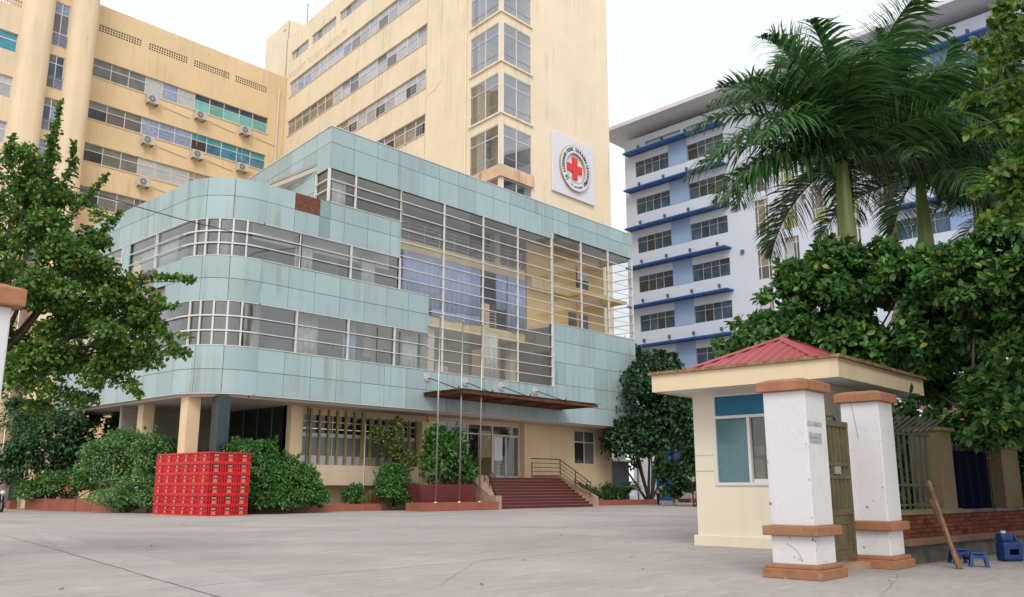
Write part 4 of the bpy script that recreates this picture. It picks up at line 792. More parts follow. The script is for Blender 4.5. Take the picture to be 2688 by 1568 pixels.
# corrugated hipped roof: four ribbed slopes
def slope(p0, p1, q0, q1, n):
    """ribbed sheet between eave p0-p1 and ridge q0-q1"""
    p0, p1, q0, q1 = map(Vector, (p0, p1, q0, q1)); nn = (p1 - p0).cross((q0 + q1) / 2 - p0).normalized()
    if nn.z < 0: nn = -nn
    vs = []; fs = []
    for i in range(n * 4 + 1):
        t = i / (n * 4); h = .022 if i % 4 in (1, 2) else 0; e = p0 + (p1 - p0) * t
        # rib runs straight up the slope
        ax = (p1 - p0).normalized(); s = (e - p0).dot(ax); s0 = (q0 - p0).dot(ax); s1 = (q1 - p0).dot(ax); L = (p1 - p0).length
        f = min(1, s / s0 if s0 > 0 else 1, (L - s) / (L - s1) if L > s1 else 1); upv = q0 - (p0 + ax * s0); r = e + upv * f
        vs += [e + nn * h, r + nn * h]
    for i in range(n * 4): fs.append((2 * i, 2 * i + 2, 2 * i + 3, 2 * i + 1))
    b = MB(); b.add(vs, fs); return b.build('roof_sheet', ROOFR, BT)
ez, rz = 3.60, 4.42; ex0, ex1, ey0, ey1 = -20.75, -16.7, -30.5, -27.2; r0, r1 = (-18.95, -28.85, rz), (-18.45, -28.85, rz)
slope((ex0, ey0, ez), (ex1, ey0, ez), r0, r1, 16); slope((ex1, ey0, ez), (ex1, ey1, ez), r1, r1, 14); slope((ex1, ey1, ez), (ex0, ey1, ez), r1, r0, 16); slope((ex0, ey1, ez), (ex0, ey0, ez), r0, r0, 14)
for p, q in (((ex0, ey0, ez), r0), ((ex0, ey1, ez), r0), ((ex1, ey0, ez), r1), ((ex1, ey1, ez), r1), (r0, r1)):
    p, q = Vector(p), Vector(q); d_ = (q - p).normalized(); sd_ = Vector((-d_.y, d_.x, 0)).normalized() * .13
    b = MB(); zz = Vector((0, 0, .045)); dn = Vector((0, 0, -.035)); b.add([p - sd_ + dn + zz * .6, p + zz, p + sd_ + dn + zz * .6, q - sd_ + dn + zz * .6, q + zz, q + sd_ + dn + zz * .6], [(0, 1, 4, 3), (1, 2, 5, 4)]); b.build('ridge_cap', ROOFR, BT)
bw_ = MB(); 
for x in ((27.78, 29.75, -.03, .09, 1.24, 1.30), (27.78, 29.75, -.03, .09, 2.62, 2.68), (27.78, 29.75, -.03, .09, 3.09, 3.14), (27.778, 27.84, -.027, .087, 1.30, 3.09), (28.56, 28.62, -.02, .08, 1.30, 2.62), (29.69, 29.752, -.027, .087, 1.30, 3.09)): bw_.box(BL, *x)
wn = bw_.build('window', WHITEM, BT); part('blue_top_panel', BLUEP, (27.84, 29.69, .02, .04, 2.68, 3.09), fr=BL, parent=wn)
part('patterned_pane', FILM, (27.84, 28.58, .03, .04, 1.30, 2.62), fr=BL, parent=wn)
pat = MB()                                        # diamond lattice print on the film
for i in range(-14, 14):
    for sgn in (1, -1):
        a0 = Vector((27.84 + i * .09, 1.36)); 
        t0, t1 = 0, 1.2
        pts = []
        for t in (0, 1.2):
            pts.append((a0.x + sgn * t * .6, 1.36 + t))
        (xa, za), (xb, zb_) = pts
        lo, hi = 27.86, 28.56
        if (xa < lo and xb < lo) or (xa > hi and xb > hi): continue
        def clip(x, z, x2, z2):
            if x < lo: return lo, z + (z2 - z) * (lo - x) / (x2 - x)
            if x > hi: return hi, z + (z2 - z) * (hi - x) / (x2 - x)
            return x, z
        c0 = clip(xa, za, xb, zb_); c1 = clip(xb, zb_, xa, za); pat.tube(BL.P(c0[0], .027, c0[1]), BL.P(c1[0], .027, c1[1]), .004, n=4)
pat.build('lattice_print', mat('lattice_white', (.17, .29, .32), .5), wn)
part('pane', GLASS, (28.64, 29.69, .05, .056, 1.30, 2.62), fr=BL, parent=wn); part('sash_rail', WHITEM, (28.64, 29.69, .01, .06, 1.30, 1.37), fr=BL, parent=wn)
dr = part('door_frame', WHITEM, (-19.45, -19.37, -30.22, -30.1, .1, 2.8), (-18.63, -18.55, -30.22, -30.1, .1, 2.8), (-19.37, -18.63, -30.22, -30.1, 2.15, 2.22), (-19.37, -18.63, -30.22, -30.1, 2.73, 2.8), parent=BT); part('pane', GLASSD, (-19.37, -18.63, -30.16, -30.15, .1, 2.15), parent=dr); part('transom_panel', GREYC, (-19.37, -18.63, -30.17, -30.15, 2.22, 2.73), parent=dr)
part('dim_sheet', mat('booth_dimness', (.15, .18, .19), .7), (-20.0, -17.25, -27.54, -27.51, .12, 3.18), parent=BT)  # dark sheet added on the back wall, standing for the dim booth interior
ch = empty('office_chair', (-19.3, -28.44, .12), 'beige padded office chair with headrest inside the booth window', 'chair')
for nm, x in (('headrest', (-19.48, -19.34, -28.50, -28.18, 1.84, 2.09)), ('backrest', (-19.48, -19.32, -28.48, -28.18, 1.30, 1.80)), ('seat', (-19.46, -18.95, -28.68, -28.2, .62, .74))): part(nm, CHAIRM, x, parent=ch, bevel=.07)
MB().tube((-19.2, -28.44, .12), (-19.2, -28.44, .62), .04).build('gas_lift', STEEL, ch); MB().tube((-19.33, -28.44, .7), (-19.33, -28.44, 1.95), .02).build('back_support', INTD, ch)
b = MB()
for k in range(5): t = k * 1.257; b.tube((-19.2, -28.44, .16), (-19.2 + .3 * math.cos(t), -28.44 + .3 * math.sin(t), .14), .025)
b.build('star_base', INTD, ch)

# ------------------------------------------------------------------ gate pillars
def pillar(x, y, lb, wd=.66, hh=2.66, dp=.62):
    p = empty('gate_pillar', (x + wd / 2, y + dp / 2, 0), lb, 'pillar', 'white gate pillars with terracotta bands')
    def bx(e, z0, z1, mt, nm, bv=.012): return part(nm, mt, (x - e, x + wd + e, y - e, y + dp + e, z0, z1), parent=p, bevel=bv)
    bx(.11, 0, .13, TERRA, 'base'); bx(.07, .13, .185, TERRA, 'base_moulding'); bx(0, .185, .56, WHITEW, 'lower_shaft'); bx(.085, .56, .69, TERRA, 'collar'); bx(0, .69, hh - .14, WHITEW, 'shaft', .015); bx(.07, hh - .14, hh - .005, TERRA, 'cap')
    b = MB(); e0, e1 = .06, -.05
    b.add([(x - e0, y - e0, hh - .006), (x + wd + e0, y - e0, hh - .006), (x + wd + e0, y + dp + e0, hh - .006), (x - e0, y + dp + e0, hh - .006), (x - e1, y - e1, hh + .035), (x + wd + e1, y - e1, hh + .035), (x + wd + e1, y + dp + e1, hh + .035), (x - e1, y + dp + e1, hh + .035)], [(4, 5, 6, 7), (0, 1, 5, 4), (1, 2, 6, 5), (2, 3, 7, 6), (3, 0, 4, 7)]); b.build('cap_top', TERRA, p)
    return p
p1 = pillar(-25.43, -32.12, 'white gate pillar left of the narrow olive gate, grey print on its side')
p2 = pillar(-23.12, -32.28, 'white gate pillar right of the narrow olive gate, crack down its face', .60, 2.66, .60)
p3 = pillar(-35.525, -30.17, 'white gate pillar cut off by the left edge of the picture', .68, 2.66, .66)
CHIP = mat('bare_cement_chip', (.27, .235, .20), .95, .3, 30)
def chips(p, x, y, wd, dp, spots):
    for face, u, z, r in spots:
        b = MB(); n = 9; ring_ = []
        for i in range(n): t = 6.283 * i / n; rr = r * random.uniform(.45, 1.1); ring_.append((rr * math.cos(t), rr * 1.3 * math.sin(t)))
        if face == 'x': b.add([(x - .002, y + u + a, z + c) for a, c in ring_], [tuple(range(n))])
        else: b.add([(x + u + a, y - .002, z + c) for a, c in ring_], [tuple(range(n))])
        b.build('paint_chip', CHIP, p)
chips(p1, -25.43, -32.12, .66, .62, [('x', .02, 1.78, .010), ('x', .015, 1.30, .012), ('x', .6, .98, .022), ('x', .61, 1.55, .02), ('x', .02, .80, .012), ('y', .02, 1.1, .010), ('y', .03, .50, .018), ('y', .02, .38, .014), ('x', .2, .25, .016), ('x', .02, .52, .022), ('x', .35, .53, .012), ('y', .3, .22, .012), ('x', .3, .28, .012)])
chips(p2, -23.12, -32.28, .60, .60, [('x', .02, 1.9, .010), ('x', .04, 1.2, .012), ('y', .03, .98, .014), ('y', .02, .45, .016), ('x', .2, 1.0, .012), ('x', .3, .90, .018), ('x', .4, .30, .02), ('y', .3, .24, .014)])
chips(p1, -25.515, -32.205, .83, .79, [('x', .03, .60, .022), ('x', .4, .67, .012), ('y', .02, .58, .016), ('y', .4, .67, .010)]); chips(p1, -25.54, -32.23, .88, .84, [('x', .02, .06, .035), ('x', .5, .02, .03), ('y', .02, .07, .03), ('y', .5, .02, .025), ('x', .3, .11, .015)])
chips(p2, -23.23, -32.39, .82, .82, [('x', .03, .08, .02), ('y', .3, .02, .03), ('y', .03, .06, .025)])
PRN = mat('grey_stencil', (.42, .42, .45), .8, .2, 8)
text('BEA GRRREB', .085, .001, PRN, up(Fr(0, -32.124), -25.17, -.002, 2.06), p1, 'stencil_print', bold=.004); text('BEARREY', .10, .001, PRN, up(Fr(0, -32.124), -25.17, -.002, 1.90), p1, 'stencil_print', bold=.004); text('BEARREB', .10, .001, PRN, up(Fr(0, -32.124), -25.17, -.002, 1.83), p1, 'stencil_print', bold=.004)
MB().path([(-23.121, -31.86, 2.5), (-23.122, -31.90, 2.2), (-23.121, -31.93, 1.95)], .003, 4).build('crack', BARK, p2)
MB().path([(-25.434, -31.72, .46), (-25.434, -31.85, .38), (-25.434, -31.92, .28), (-25.434, -31.86, .24)], .0016, 4).build('scratch', BARK, p1)
# ------------------------------------------------------------------ narrow gate
G = empty('pedestrian_gate', (-23.6, -31.8, 0), 'narrow olive painted metal gate between the two white pillars', 'gate')
gx0, gx1 = -24.42, -23.24; gy = -31.82
for nm, x in (('stile', (gx0, gx0 + .08, gy, gy + .06, .14, 2.18)), ('stile', (gx1 - .08, gx1, gy, gy + .06, .14, 2.18)), ('top_rail', (gx0, gx1, gy - .005, gy + .065, 2.12, 2.2)), ('lock_rail', (gx0 + .08, gx1 - .08, gy + .003, gy + .057, 1.52, 1.58)), ('lock_rail', (gx0 + .08, gx1 - .08, gy + .003, gy + .057, 1.33, 1.39)), ('bottom_rail', (gx0 + .08, gx1 - .08, gy + .003, gy + .057, .80, .88)), ('kick_panel', (gx0 + .08, gx1 - .08, gy + .02, gy + .04, .16, .80)), ('kick_rail', (gx0 + .08, gx1 - .08, gy + .003, gy + .057, .14, .22))): part(nm, OLIVE, x, parent=G)
b = MB(); 
for x in ((gx0 + .22, gx1 - .22, gy + .005, gy + .021, .66, .69), (gx0 + .22, gx1 - .22, gy + .005, gy + .021, .30, .33), (gx0 + .22, gx0 + .25, gy + .006, gy + .021, .33, .66), (gx1 - .25, gx1 - .22, gy + .006, gy + .021, .33, .66)): b.box(W, *x)
b.build('panel_moulding', OLIVE, G)
for i in range(6): x = gx0 + .16 + i * .155; part('bar', OLIVE, (x, x + .05, gy + .01, gy + .05, .88, 2.12), parent=G)
part('lock_box', STEEL, (gx0 + .5, gx0 + .72, gy - .03, gy + .06, 1.40, 1.51), parent=G)
MB().path([(gx0 + .2, gy + .03, 2.2), (gx0 + .28, gy + .03, 2.27), (gx0 + .72, gy + .03, 2.27), (gx0 + .8, gy + .03, 2.2)], .02).build('grab_handle', BLUEPL, G)
tag(part('gate_threshold', CHEEK, (-24.65, -23.2, -32.0, -31.5, 0, .10), parent=None), 'low stone threshold under the olive gate', 'threshold')

# ------------------------------------------------------------------ brick wall and fence on the right
FW = Fr(-22.5, -32.15, -6)
wl = empty('garden_wall', FW.P(4, 0, 0), 'low red brick wall on a grimy concrete foot right of the gate', 'wall')
part('foot', STONEW, (0, 14, -.05, .3, 0, .30), fr=FW, parent=wl); part('ledge', mat('worn_ledge', (.17, .095, .062), .9, .2, 3, spots=.5, dirt=(.08, .06, .05)), (-.02, 14, -.22, .3, .30, .40), fr=FW, parent=wl, bevel=.012); part('mortar_core', MORT, (0, 14, .02, .28, .40, .76), fr=FW, parent=wl); part('coping', POSTM, (0, 2.6, -.04, .3, .762, .84), fr=FW, parent=wl); part('coping', STONEW, (2.6, 14, -.04, .3, .762, .82), fr=FW, parent=wl)
for r in range(5):
    s = -.1 if r % 2 else 0
    while s < 8.5:
        a = max(s, 0); inst('brick', FW, a, -.005 + random.uniform(-.008, .008), .405 + r * .071, min(.222, s + .222 - a), .06, .060, BRICK, wl); s += .232
fc = empty('iron_fence', FW.P(1.2, .1, .84), 'grey green iron bar fence with tips bent outward beside the white pillar', 'fence')
for i in range(9):
    s = .05 + i * .205; MB().path([FW.P(s, .12, .84), FW.P(s, .12, 2.12), FW.P(s + .05, -.18, 2.34)], .021, 6).build('bar', FENCE, fc)
for z in (2.06, 1.22, .9): part('rail', FENCE, (0, 1.85, .10, .14, z, z + .035), fr=FW, parent=fc)
fp = empty('fence_post', FW.P(2.3, .1, .8), 'ochre square masonry post at the end of the bar fence', 'post', 'fence posts'); part('shaft', POSTM, (1.95, 2.50, .0, .5, .8, 2.18), fr=FW, parent=fp, bevel=.02); part('cap', POSTM, (1.9, 2.55, -.05, .55, 2.18, 2.24), fr=FW, parent=fp)
fp = empty('fence_post', FW.P(5.3, .1, .8), 'ochre masonry post with small gabled cap farther right', 'post', 'fence posts'); part('shaft', POSTM, (4.9, 5.8, .05, .6, .8, 1.95), fr=FW, parent=fp); b = MB(); b.add([FW.P(s, d, z) for d in (0, .65) for s, z in ((4.8, 1.95), (5.9, 1.95), (5.9, 2.05), (5.35, 2.4), (4.8, 2.05))], [(0, 1, 2, 3, 4), (9, 8, 7, 6, 5)] + [(i, (i + 1) % 5, (i + 1) % 5 + 5, i + 5) for i in range(5)]); b.build('gabled_cap', POSTM, fp)
dt = empty('tarpaulin_gate', FW.P(3.7, 0, .8), 'dark blue tarpaulin hung on the fence between two ochre posts', 'tarpaulin'); NAVY = mat('navy_tarp', (.002, .003, .012), .95, .3, 2, .05)
b = MB(); n = 30
for i in range(n + 1): s = 2.58 + 1.75 * i / n; b.v += [FW.P(s, .08 + .03 * math.sin(i * .9), .83), FW.P(s, .1 + .02 * math.sin(i * .9 + .5), 1.86)]
b.f += [(2 * i, 2 * i + 2, 2 * i + 3, 2 * i + 1) for i in range(n)]; b.build('sheet', NAVY, dt, True)
f2 = empty('iron_fence', FW.P(4, .2, .84), 'dark iron bars behind the blue tarpaulin', 'fence')
for i in range(11): s = 2.8 + i * .19; MB().tube(FW.P(s, .2, .82), FW.P(s, .2, 2.02), .018, n=6).build('bar', FENCE, f2)
for z in (1.75, 1.95): part('rail', FENCE, (2.8, 4.9, .18, .22, z, z + .03), fr=FW, parent=f2)
f3 = empty('iron_fence', FW.P(7.4, .2, .84), 'iron bars half hidden by creeper at the right edge', 'fence')
for i in range(14): s = 5.9 + i * .19; MB().tube(FW.P(s, .2, .82), FW.P(s, .2, 1.8), .018, n=6).build('bar', FENCE, f3)
part('rail', FENCE, (5.8, 8.6, .18, .22, 1.7, 1.73), fr=FW, parent=f3); fp = empty('fence_post', FW.P(8.9, .2, .8), 'plain ochre post at the right edge behind the creeper', 'post', 'fence posts'); part('shaft', POSTM, (8.5, 9.5, .1, .6, .8, 2.2), fr=FW, parent=fp)
for k, lb in ((0, 'longer bare wooden plank leaning on the fence post'), (1, 'second wooden plank leaning beside the longer one')):
    b = MB(); a0 = Vector((-22.45 + .05 * k, -33.02 - .02 * k, .0)); a1 = Vector((-21.62, -32.45, 1.30 - .30 * k)); d_ = (a1 - a0); sx = Vector((.022, -.014, 0)); sy = d_.cross(sx).normalized() * .02
    b.add([a0 - sx - sy, a0 + sx - sy, a0 + sx + sy, a0 - sx + sy, a1 - sx - sy, a1 + sx - sy, a1 + sx + sy, a1 - sx + sy], [(3, 2, 1, 0), (4, 5, 6, 7), (0, 1, 5, 4), (1, 2, 6, 5), (2, 3, 7, 6), (3, 0, 4, 7)]); tag(b.build('plank', WOOD), lb, 'plank', 'leaning planks')
def stool(x, y, z, rot, s, lb):
    e = empty('plastic_stool', (x, y, z), lb, 'stool', 'blue plastic stools'); f_ = Fr(x, y, rot)
    part('seat', BLUEPL, (-.15 * s, .15 * s, -.15 * s, .15 * s, z + .26 * s, z + .30 * s), fr=f_, parent=e, bevel=.02)
    for sx in (-1, 1):
        for sy in (-1, 1):
            b = MB(); t = [(sx * .12, sy * .12), (sx * .16, sy * .16)]
            b.add([f_.P((t[k][0] + dx) * s, (t[k][1] + dy) * s, z + zz) for k, zz in ((1, 0), (0, .26 * s)) for dx, dy in ((-.03, -.03), (.03, -.03), (.03, .03), (-.03, .03))], [(3, 2, 1, 0), (4, 5, 6, 7), (0, 1, 5, 4), (1, 2, 6, 5), (2, 3, 7, 6), (3, 0, 4, 7)]); b.build('leg', BLUEPL, e)
    b = MB()
    for a_ in (-1, 1): b.box(f_, -.11 * s, .11 * s, a_ * .135 * s - .012, a_ * .135 * s + .012, z + .08 * s, z + .13 * s); b.box(f_, a_ * .135 * s - .012, a_ * .135 * s + .012, -.11 * s, .11 * s, z + .18 * s, z + .24 * s)
    b.build('apron', BLUEPL, e)
stool(-21.78, -33.12, 0, 20, .74, 'low blue plastic stool on the ground beside the planks'); stool(-21.3, -32.72, 0, 35, .8, 'second blue plastic stool behind the low one against the wall')
J = empty('water_container', (-20.25, -33.2, 0), 'blue plastic water container at the foot of the wall', 'container'); fj = Fr(-20.25, -33.2, -40)
part('body', BLUEPL, (-.18, .18, -.12, .12, 0, .32), fr=fj, parent=J, bevel=.045); part('shoulder', BLUEPL, (-.18, .04, -.1, .1, .31, .45), fr=fj, parent=J, bevel=.045); MB().tube(fj.P(-.08, 0, .45), fj.P(-.08, 0, .49), .04).build('cap', WHITEM, J); MB().path([fj.P(.0, 0, .40), fj.P(.1, 0, .43), fj.P(.15, 0, .32)], .018).build('handle', BLUEPL, J); part('label_mark', NAVY, (-.08, .08, -.126, -.12, .11, .2), fr=fj, parent=J)
rh = empty('red_roof_house', (-8, -31, 0), 'low building with pink red roof behind the right-hand fence', 'house'); b = MB(); b.add([(-12, -32.8, 1.9), (-5, -34.5, 1.9), (-4, -30, 3.6), (-11, -28.5, 3.6)], [(0, 1, 2, 3)]); b.build('roof', PINKR, rh); part('wall', GREYC, (-11.5, -5, -33, -31, 0, 2.0), parent=rh); part('gutter', mat('green_gutter', (.03, .10, .09), .6), (-12, -5.6, -33.2, -33.0, 1.75, 1.9), parent=rh)

# ------------------------------------------------------------------ small things
ur = empty('red_urn', (-18.3, 14.2, .5), 'slim bright red funnel shaped urn on the terracotta planter', 'urn'); URN = mat('red_enamel', (.60, .01, .015), .35)
MB().lathe((-18.3, 14.2, .5), [(.09, 0), (.1, .05), (.13, .45), (.28, .62), (.36, .85), (.34, .86), (.25, .7)], 16).build('bowl', URN, ur, True); MB().path([(-18.45, 14.4, 1.3), (-18.5, 14.45, 1.6), (-18.42, 14.36, 1.78), (-18.3, 14.2, 1.84)], .07, 8).build('curved_spout', URN, ur); MB().lathe((-18.15, 14.0, 1.7), [(.02, 0), (.1, .06), (.1, .14), (.02, .2)], 10).build('knob', BARK, ur)
mb_ = empty('motorbike', (-21.2, 11.6, 0), 'dark parked motorbike with blue stripe behind the left pillar', 'motorbike')
for y in (11.0, 12.2):
    b = MB(); vs = []; n = 20
    for i in range(n):
        t = 6.283 * i / n
        for r in (.31, .23):
            for x in (-21.26, -21.16): vs.append((x, y + r * math.cos(t), .31 + r * math.sin(t)))
    fs = []
    for i in range(n): k, j = 4 * i, 4 * ((i + 1) % n); fs += [(k, j, j + 1, k + 1), (k + 2, k + 3, j + 3, j + 2), (k, k + 2, j + 2, j), (k + 1, j + 1, j + 3, k + 3)]
    b.add(vs, fs); wh = b.build('wheel', BLACK, mb_); q = MB()
    for i in range(6): t = i * 1.047; q.tube((-21.21, y, .31), (-21.21, y + .23 * math.cos(t), .31 + .23 * math.sin(t)), .012, n=4)
    q.build('spokes', STEEL, wh)
part('body', BLACK, (-21.35, -21.05, 11.1, 12.2, .35, .8), parent=mb_, bevel=.08); part('stripe', mat('blue_fairing', (.02, .2, .35), .3), (-21.36, -21.04, 11.15, 12.1, .62, .72), parent=mb_); part('seat', INTD, (-21.33, -21.07, 11.5, 12.3, .8, .92), parent=mb_, bevel=.04); MB().path([(-21.5, 11.1, 1.1), (-21.2, 11.05, 1.05), (-20.9, 11.1, 1.1)], .02).build('handlebar', STEEL, mb_); MB().tube((-21.2, 11.0, .31), (-21.2, 11.1, 1.05), .03).build('fork', STEEL, mb_); MB().lathe((-21.2, 11.0, .85), [(.05, 0), (.12, .06), (.12, .14), (.05, .2)], 10).build('headlamp', FRAMEM, mb_)
# person at the back of the yard, bending over
pb = at(1620, 1238, 64); PX, PYY = pb.x, pb.y
def person():
    V = [((0, 0, .78), .13), ((0, -.04, .98), .14), ((0, -.16, 1.16), .15), ((0, -.22, 1.26), .06), ((0, -.29, 1.33), .09), ((0, -.30, 1.42), .085),
         ((-.1, .0, .74), .095), ((-.11, -.03, .42), .065), ((-.11, .02, .07), .045), ((-.11, -.12, .03), .045), ((.1, .0, .74), .095), ((.11, -.05, .42), .065), ((.11, 0, .07), .045), ((.11, -.14, .03), .045),
         ((-.19, -.17, 1.14), .055), ((-.24, -.30, .92), .045), ((-.2, -.46, .82), .035), ((.19, -.17, 1.14), .055), ((.24, -.30, .92), .045), ((.2, -.46, .82), .035)]
    E2 = [(0, 1), (1, 2), (2, 3), (3, 4), (4, 5), (0, 6), (6, 7), (7, 8), (8, 9), (0, 10), (10, 11), (11, 12), (12, 13), (2, 14), (14, 15), (15, 16), (2, 17), (17, 18), (18, 19)]
    me = bpy.data.meshes.new('person'); me.from_pydata([v for v, r in V], E2, []); o = bpy.data.objects.new('person', me); col.objects.link(o)
    o.modifiers.new('skin', 'SKIN'); me.skin_vertices[0].data[0].use_root = True
    for i, (v, r) in enumerate(V): me.skin_vertices[0].data[i].radius = (r, r)
    s = o.modifiers.new('sub', 'SUBSURF'); s.levels = 2; s.render_levels = 2
    dg = bpy.context.evaluated_depsgraph_get(); m2 = bpy.data.meshes.new_from_object(o.evaluated_get(dg)); bpy.data.objects.remove(o)
    m2.materials.clear(); [m2.materials.append(x) for x in (TOP, TROU, SKIN)]
    for p in m2.polygons:
        c = p.center; p.material_index = 1 if c.z < .80 and c.y > -.33 else (2 if c.z > 1.24 or c.y < -.40 else 0); p.use_smooth = True
    o = obj('person', m2, None, None, Matrix.Translation((PX, PYY, 0)) @ Matrix.Rotation(R(60), 4, 'Z'))
    tag(o, 'person in a pale pink top and dark trousers bending over by the back wall', 'person')
    b = MB(); b.lathe((0, 0, 0), [(.02, 0), (.10, .03), (.115, .1), (.08, .17), (.02, .19)], 12); h = b.build('hair', HAIR, o, True); M = WM[o.name] @ Matrix.Translation((0, -.28, 1.32)); h.matrix_basis = M
person()
MB_ = MB(); pts = []
a0, a1 = Vector((-35.5, -14.5, 9.6)), Vector((-12.0, -.08, 13.35))
for i in range(25): t = i / 24; p = a0.lerp(a1, t); p.z -= .5 * math.sin(math.pi * t); pts.append(p)
tag(MB_.path(pts, .018, 5).build('overhead_cable', BLACK), 'thin black cable sagging across to the rounded teal corner', 'cable')

# ================================================================== VEGETATION
OVAL = (np.array([[0, 0, 0], [.34, .30, .05], [.36, .65, .05], [0, 1, -.06], [-.36, .65, .05], [-.34, .30, .05]]), [(0, 1, 2, 3), (0, 3, 4, 5)])
DIA = (np.array([[0, 0, 0], [.5, .5, .10], [0, 1, -.03], [-.5, .5, .10]]), [(0, 1, 2, 3)])
def unit(a): return a / np.maximum(np.linalg.norm(a, axis=1, keepdims=True), 1e-6)
def leaves(name, P, Nn, L, Wd, mt, parent, shape=OVAL, droop=.3, jit=.7, kind='stuff'):
    n = len(P); rd = rng.normal(size=(n, 3)); d = unit(Nn * .5 + rd * jit + np.array([0, 0, -droop])); z = Nn + rng.normal(size=(n, 3)) * .45 + np.array([0, 0, .9]); z = unit(z - (z * d).sum(1, keepdims=True) * d); x = np.cross(d, z)
    s = L * rng.uniform(.65, 1.25, (n, 1, 1)); tv, tf = shape; k = len(tv)
    V = P[:, None, :] + s * (tv[None, :, 0:1] * x[:, None, :] * (Wd / L) * 1.4 + tv[None, :, 1:2] * d[:, None, :] + tv[None, :, 2:3] * z[:, None, :])
    V = V.reshape(-1, 3); F = (np.arange(n)[:, None, None] * k + np.array(tf)[None]).reshape(-1, len(tf[0]))
    return rawmesh(name, V, F, mt, parent, kind)
def rawmesh(name, V, F, mt, parent, kind=None):
    V = np.asarray(V); lo = V.min(0); hi = V.max(0); c = np.array([(lo[0] + hi[0]) / 2, (lo[1] + hi[1]) / 2, lo[2]]); me = bpy.data.meshes.new(name); nf, q = F.shape
    me.vertices.add(len(V)); me.vertices.foreach_set('co', (V - c).astype(np.float32).ravel()); me.loops.add(nf * q); me.loops.foreach_set('vertex_index', F.astype(np.int32).ravel()); me.polygons.add(nf); me.polygons.foreach_set('loop_start', np.arange(nf, dtype=np.int32) * q); me.polygons.foreach_set('loop_total', np.full(nf, q, np.int32)); me.update(calc_edges=True)
    o = obj(name, me, mt, parent, Matrix.Translation(c))
    if kind: o['kind'] = kind
    return o
def sub(blobs, k, ratio):
    """clumps on the surface of each blob"""
    o = []
    for b in blobs:
        c = np.array(b[:3]); r = np.array(b[3:6] if len(b) > 4 else [b[3]] * 3)
        for i in range(k):
            d = rng.normal(size=3); d /= np.linalg.norm(d); d[2] = d[2] * .9 + .1; f = rng.uniform(.55, .95); rr = r.mean() * ratio * rng.uniform(.6, 1.3); o.append((*(c + d * r * f), rr, rr, rr * .75))
    return o
def scatter(blobs, n, shell=.22):
    B = np.array([b if len(b) == 6 else (*b[:3], b[3], b[3], b[3]) for b in blobs]); wgt = (B[:, 3] * B[:, 4] * B[:, 5]) ** (2 / 3.); idx = rng.choice(len(B), n, p=wgt / wgt.sum())
    d = unit(rng.normal(size=(n, 3))); d[:, 2] = np.where(d[:, 2] < -.4, -d[:, 2], d[:, 2]); f = np.clip(1 - np.abs(rng.normal(0, shell, (n, 1))), .1, 1.08)
    return B[idx, :3] + d * B[idx, 3:6] * f, unit(d / B[idx, 3:6])
def shoots(P0, P1, n, L, spread, out):
    """leaf positions along a twig"""
    a, b = np.array(P0), np.array(P1); t = rng.uniform(0, 1, n); bend = np.outer(np.sin(t * 3.14), rng.normal(0, .05, 3) * np.linalg.norm(b - a)); p = a + np.outer(t, b - a) + bend + rng.normal(size=(n, 3)) * (spread * (1.15 - t))[:, None]
    nn = unit((b - a)[None] * .6 / np.linalg.norm(b - a) + rng.normal(size=(n, 3)) * .6 + np.array([0, 0, .3])); out[0].append(p); out[1].append(nn)
def bush(name, label, cat, blobs, n, L, Wd, mt, k=10, ratio=.38, group=None, stems=4, base=None, shape=OVAL, sh=.25, spikes=26):
    B = [b if len(b) == 6 else (*b[:3], b[3], b[3], b[3]) for b in blobs]; base = base or (B[0][0], B[0][1], 0)
    t = empty(name, base, label, cat, group); sb = sub(B, k, ratio); P, Nn = scatter(sb + B, n, sh); P[:, 2] = np.maximum(P[:, 2], base[2] + .03)
    out = [[P], [Nn]]; m = MB()
    for i in range(spikes):
        b = B[rng.integers(len(B))]; d = rng.normal(size=3); d[2] = abs(d[2]) + .25; d /= np.linalg.norm(d); a0 = np.array(b[:3]) + d * np.array(b[3:6]) * .8; a1 = a0 + (d * .7 + np.array([0, 0, .35])) * b[3] * rng.uniform(.25, .6)
        shoots(a0, a1, max(12, n // 260), L, L * .45, out); m.path([Vector(a0), Vector(a1)], .008, 4, .003)
    leaves('foliage', np.concatenate(out[0]), np.concatenate(out[1]), L, Wd, mt, t, shape)
    for i in range(stems):
        b = sb[rng.integers(len(sb))]; a0 = Vector(base) + Vector((random.uniform(-.15, .15), random.uniform(-.15, .15), 0)); m.path([a0, (a0 + Vector(b[:3])) / 2 + Vector((random.uniform(-.1, .1), random.uniform(-.1, .1), .1)), Vector(b[:3])], .035 * max(.5, B[0][3]), 5, .01)
    m.build('stems', BARK, t)['kind'] = 'stuff'; return t
# --- left tree: dense crown behind the left pillar with long thin shoots
LT = empty('leafy_tree', at(-70, 1260, 15.5).to_tuple()[:2] + (0,), 'tall small-leaved green tree behind the left gate pillar', 'tree')
def bl(px, py, dp, rx, ry=None, rz=None): p = at(px, py, dp); return (p.x, p.y, p.z, rx, ry or rx, rz or rx)
LB = [bl(90, 640, 15.5, 1.2, 1.2, 1.0), bl(60, 840, 15, 1.35, 1.3, 1.1), bl(200, 760, 15, 1.1, 1.1, .7), bl(230, 880, 15, 1.05, 1.0, .62), bl(130, 950, 15, 1.1, 1.0, .62), bl(30, 500, 16, .95, .9, 1.0), bl(110, 470, 15.5, .6, .65, .7), bl(330, 870, 15, .6, .55, .42), bl(320, 760, 15, .6, .55, .3), bl(-40, 700, 15, 1.3), bl(200, 610, 15.5, .6, .6, .42), bl(80, 400, 15.5, .4, .45, .45), bl(150, 700, 14.6, 1.0, .9, .8), bl(360, 810, 15, .4, .4, .25)]
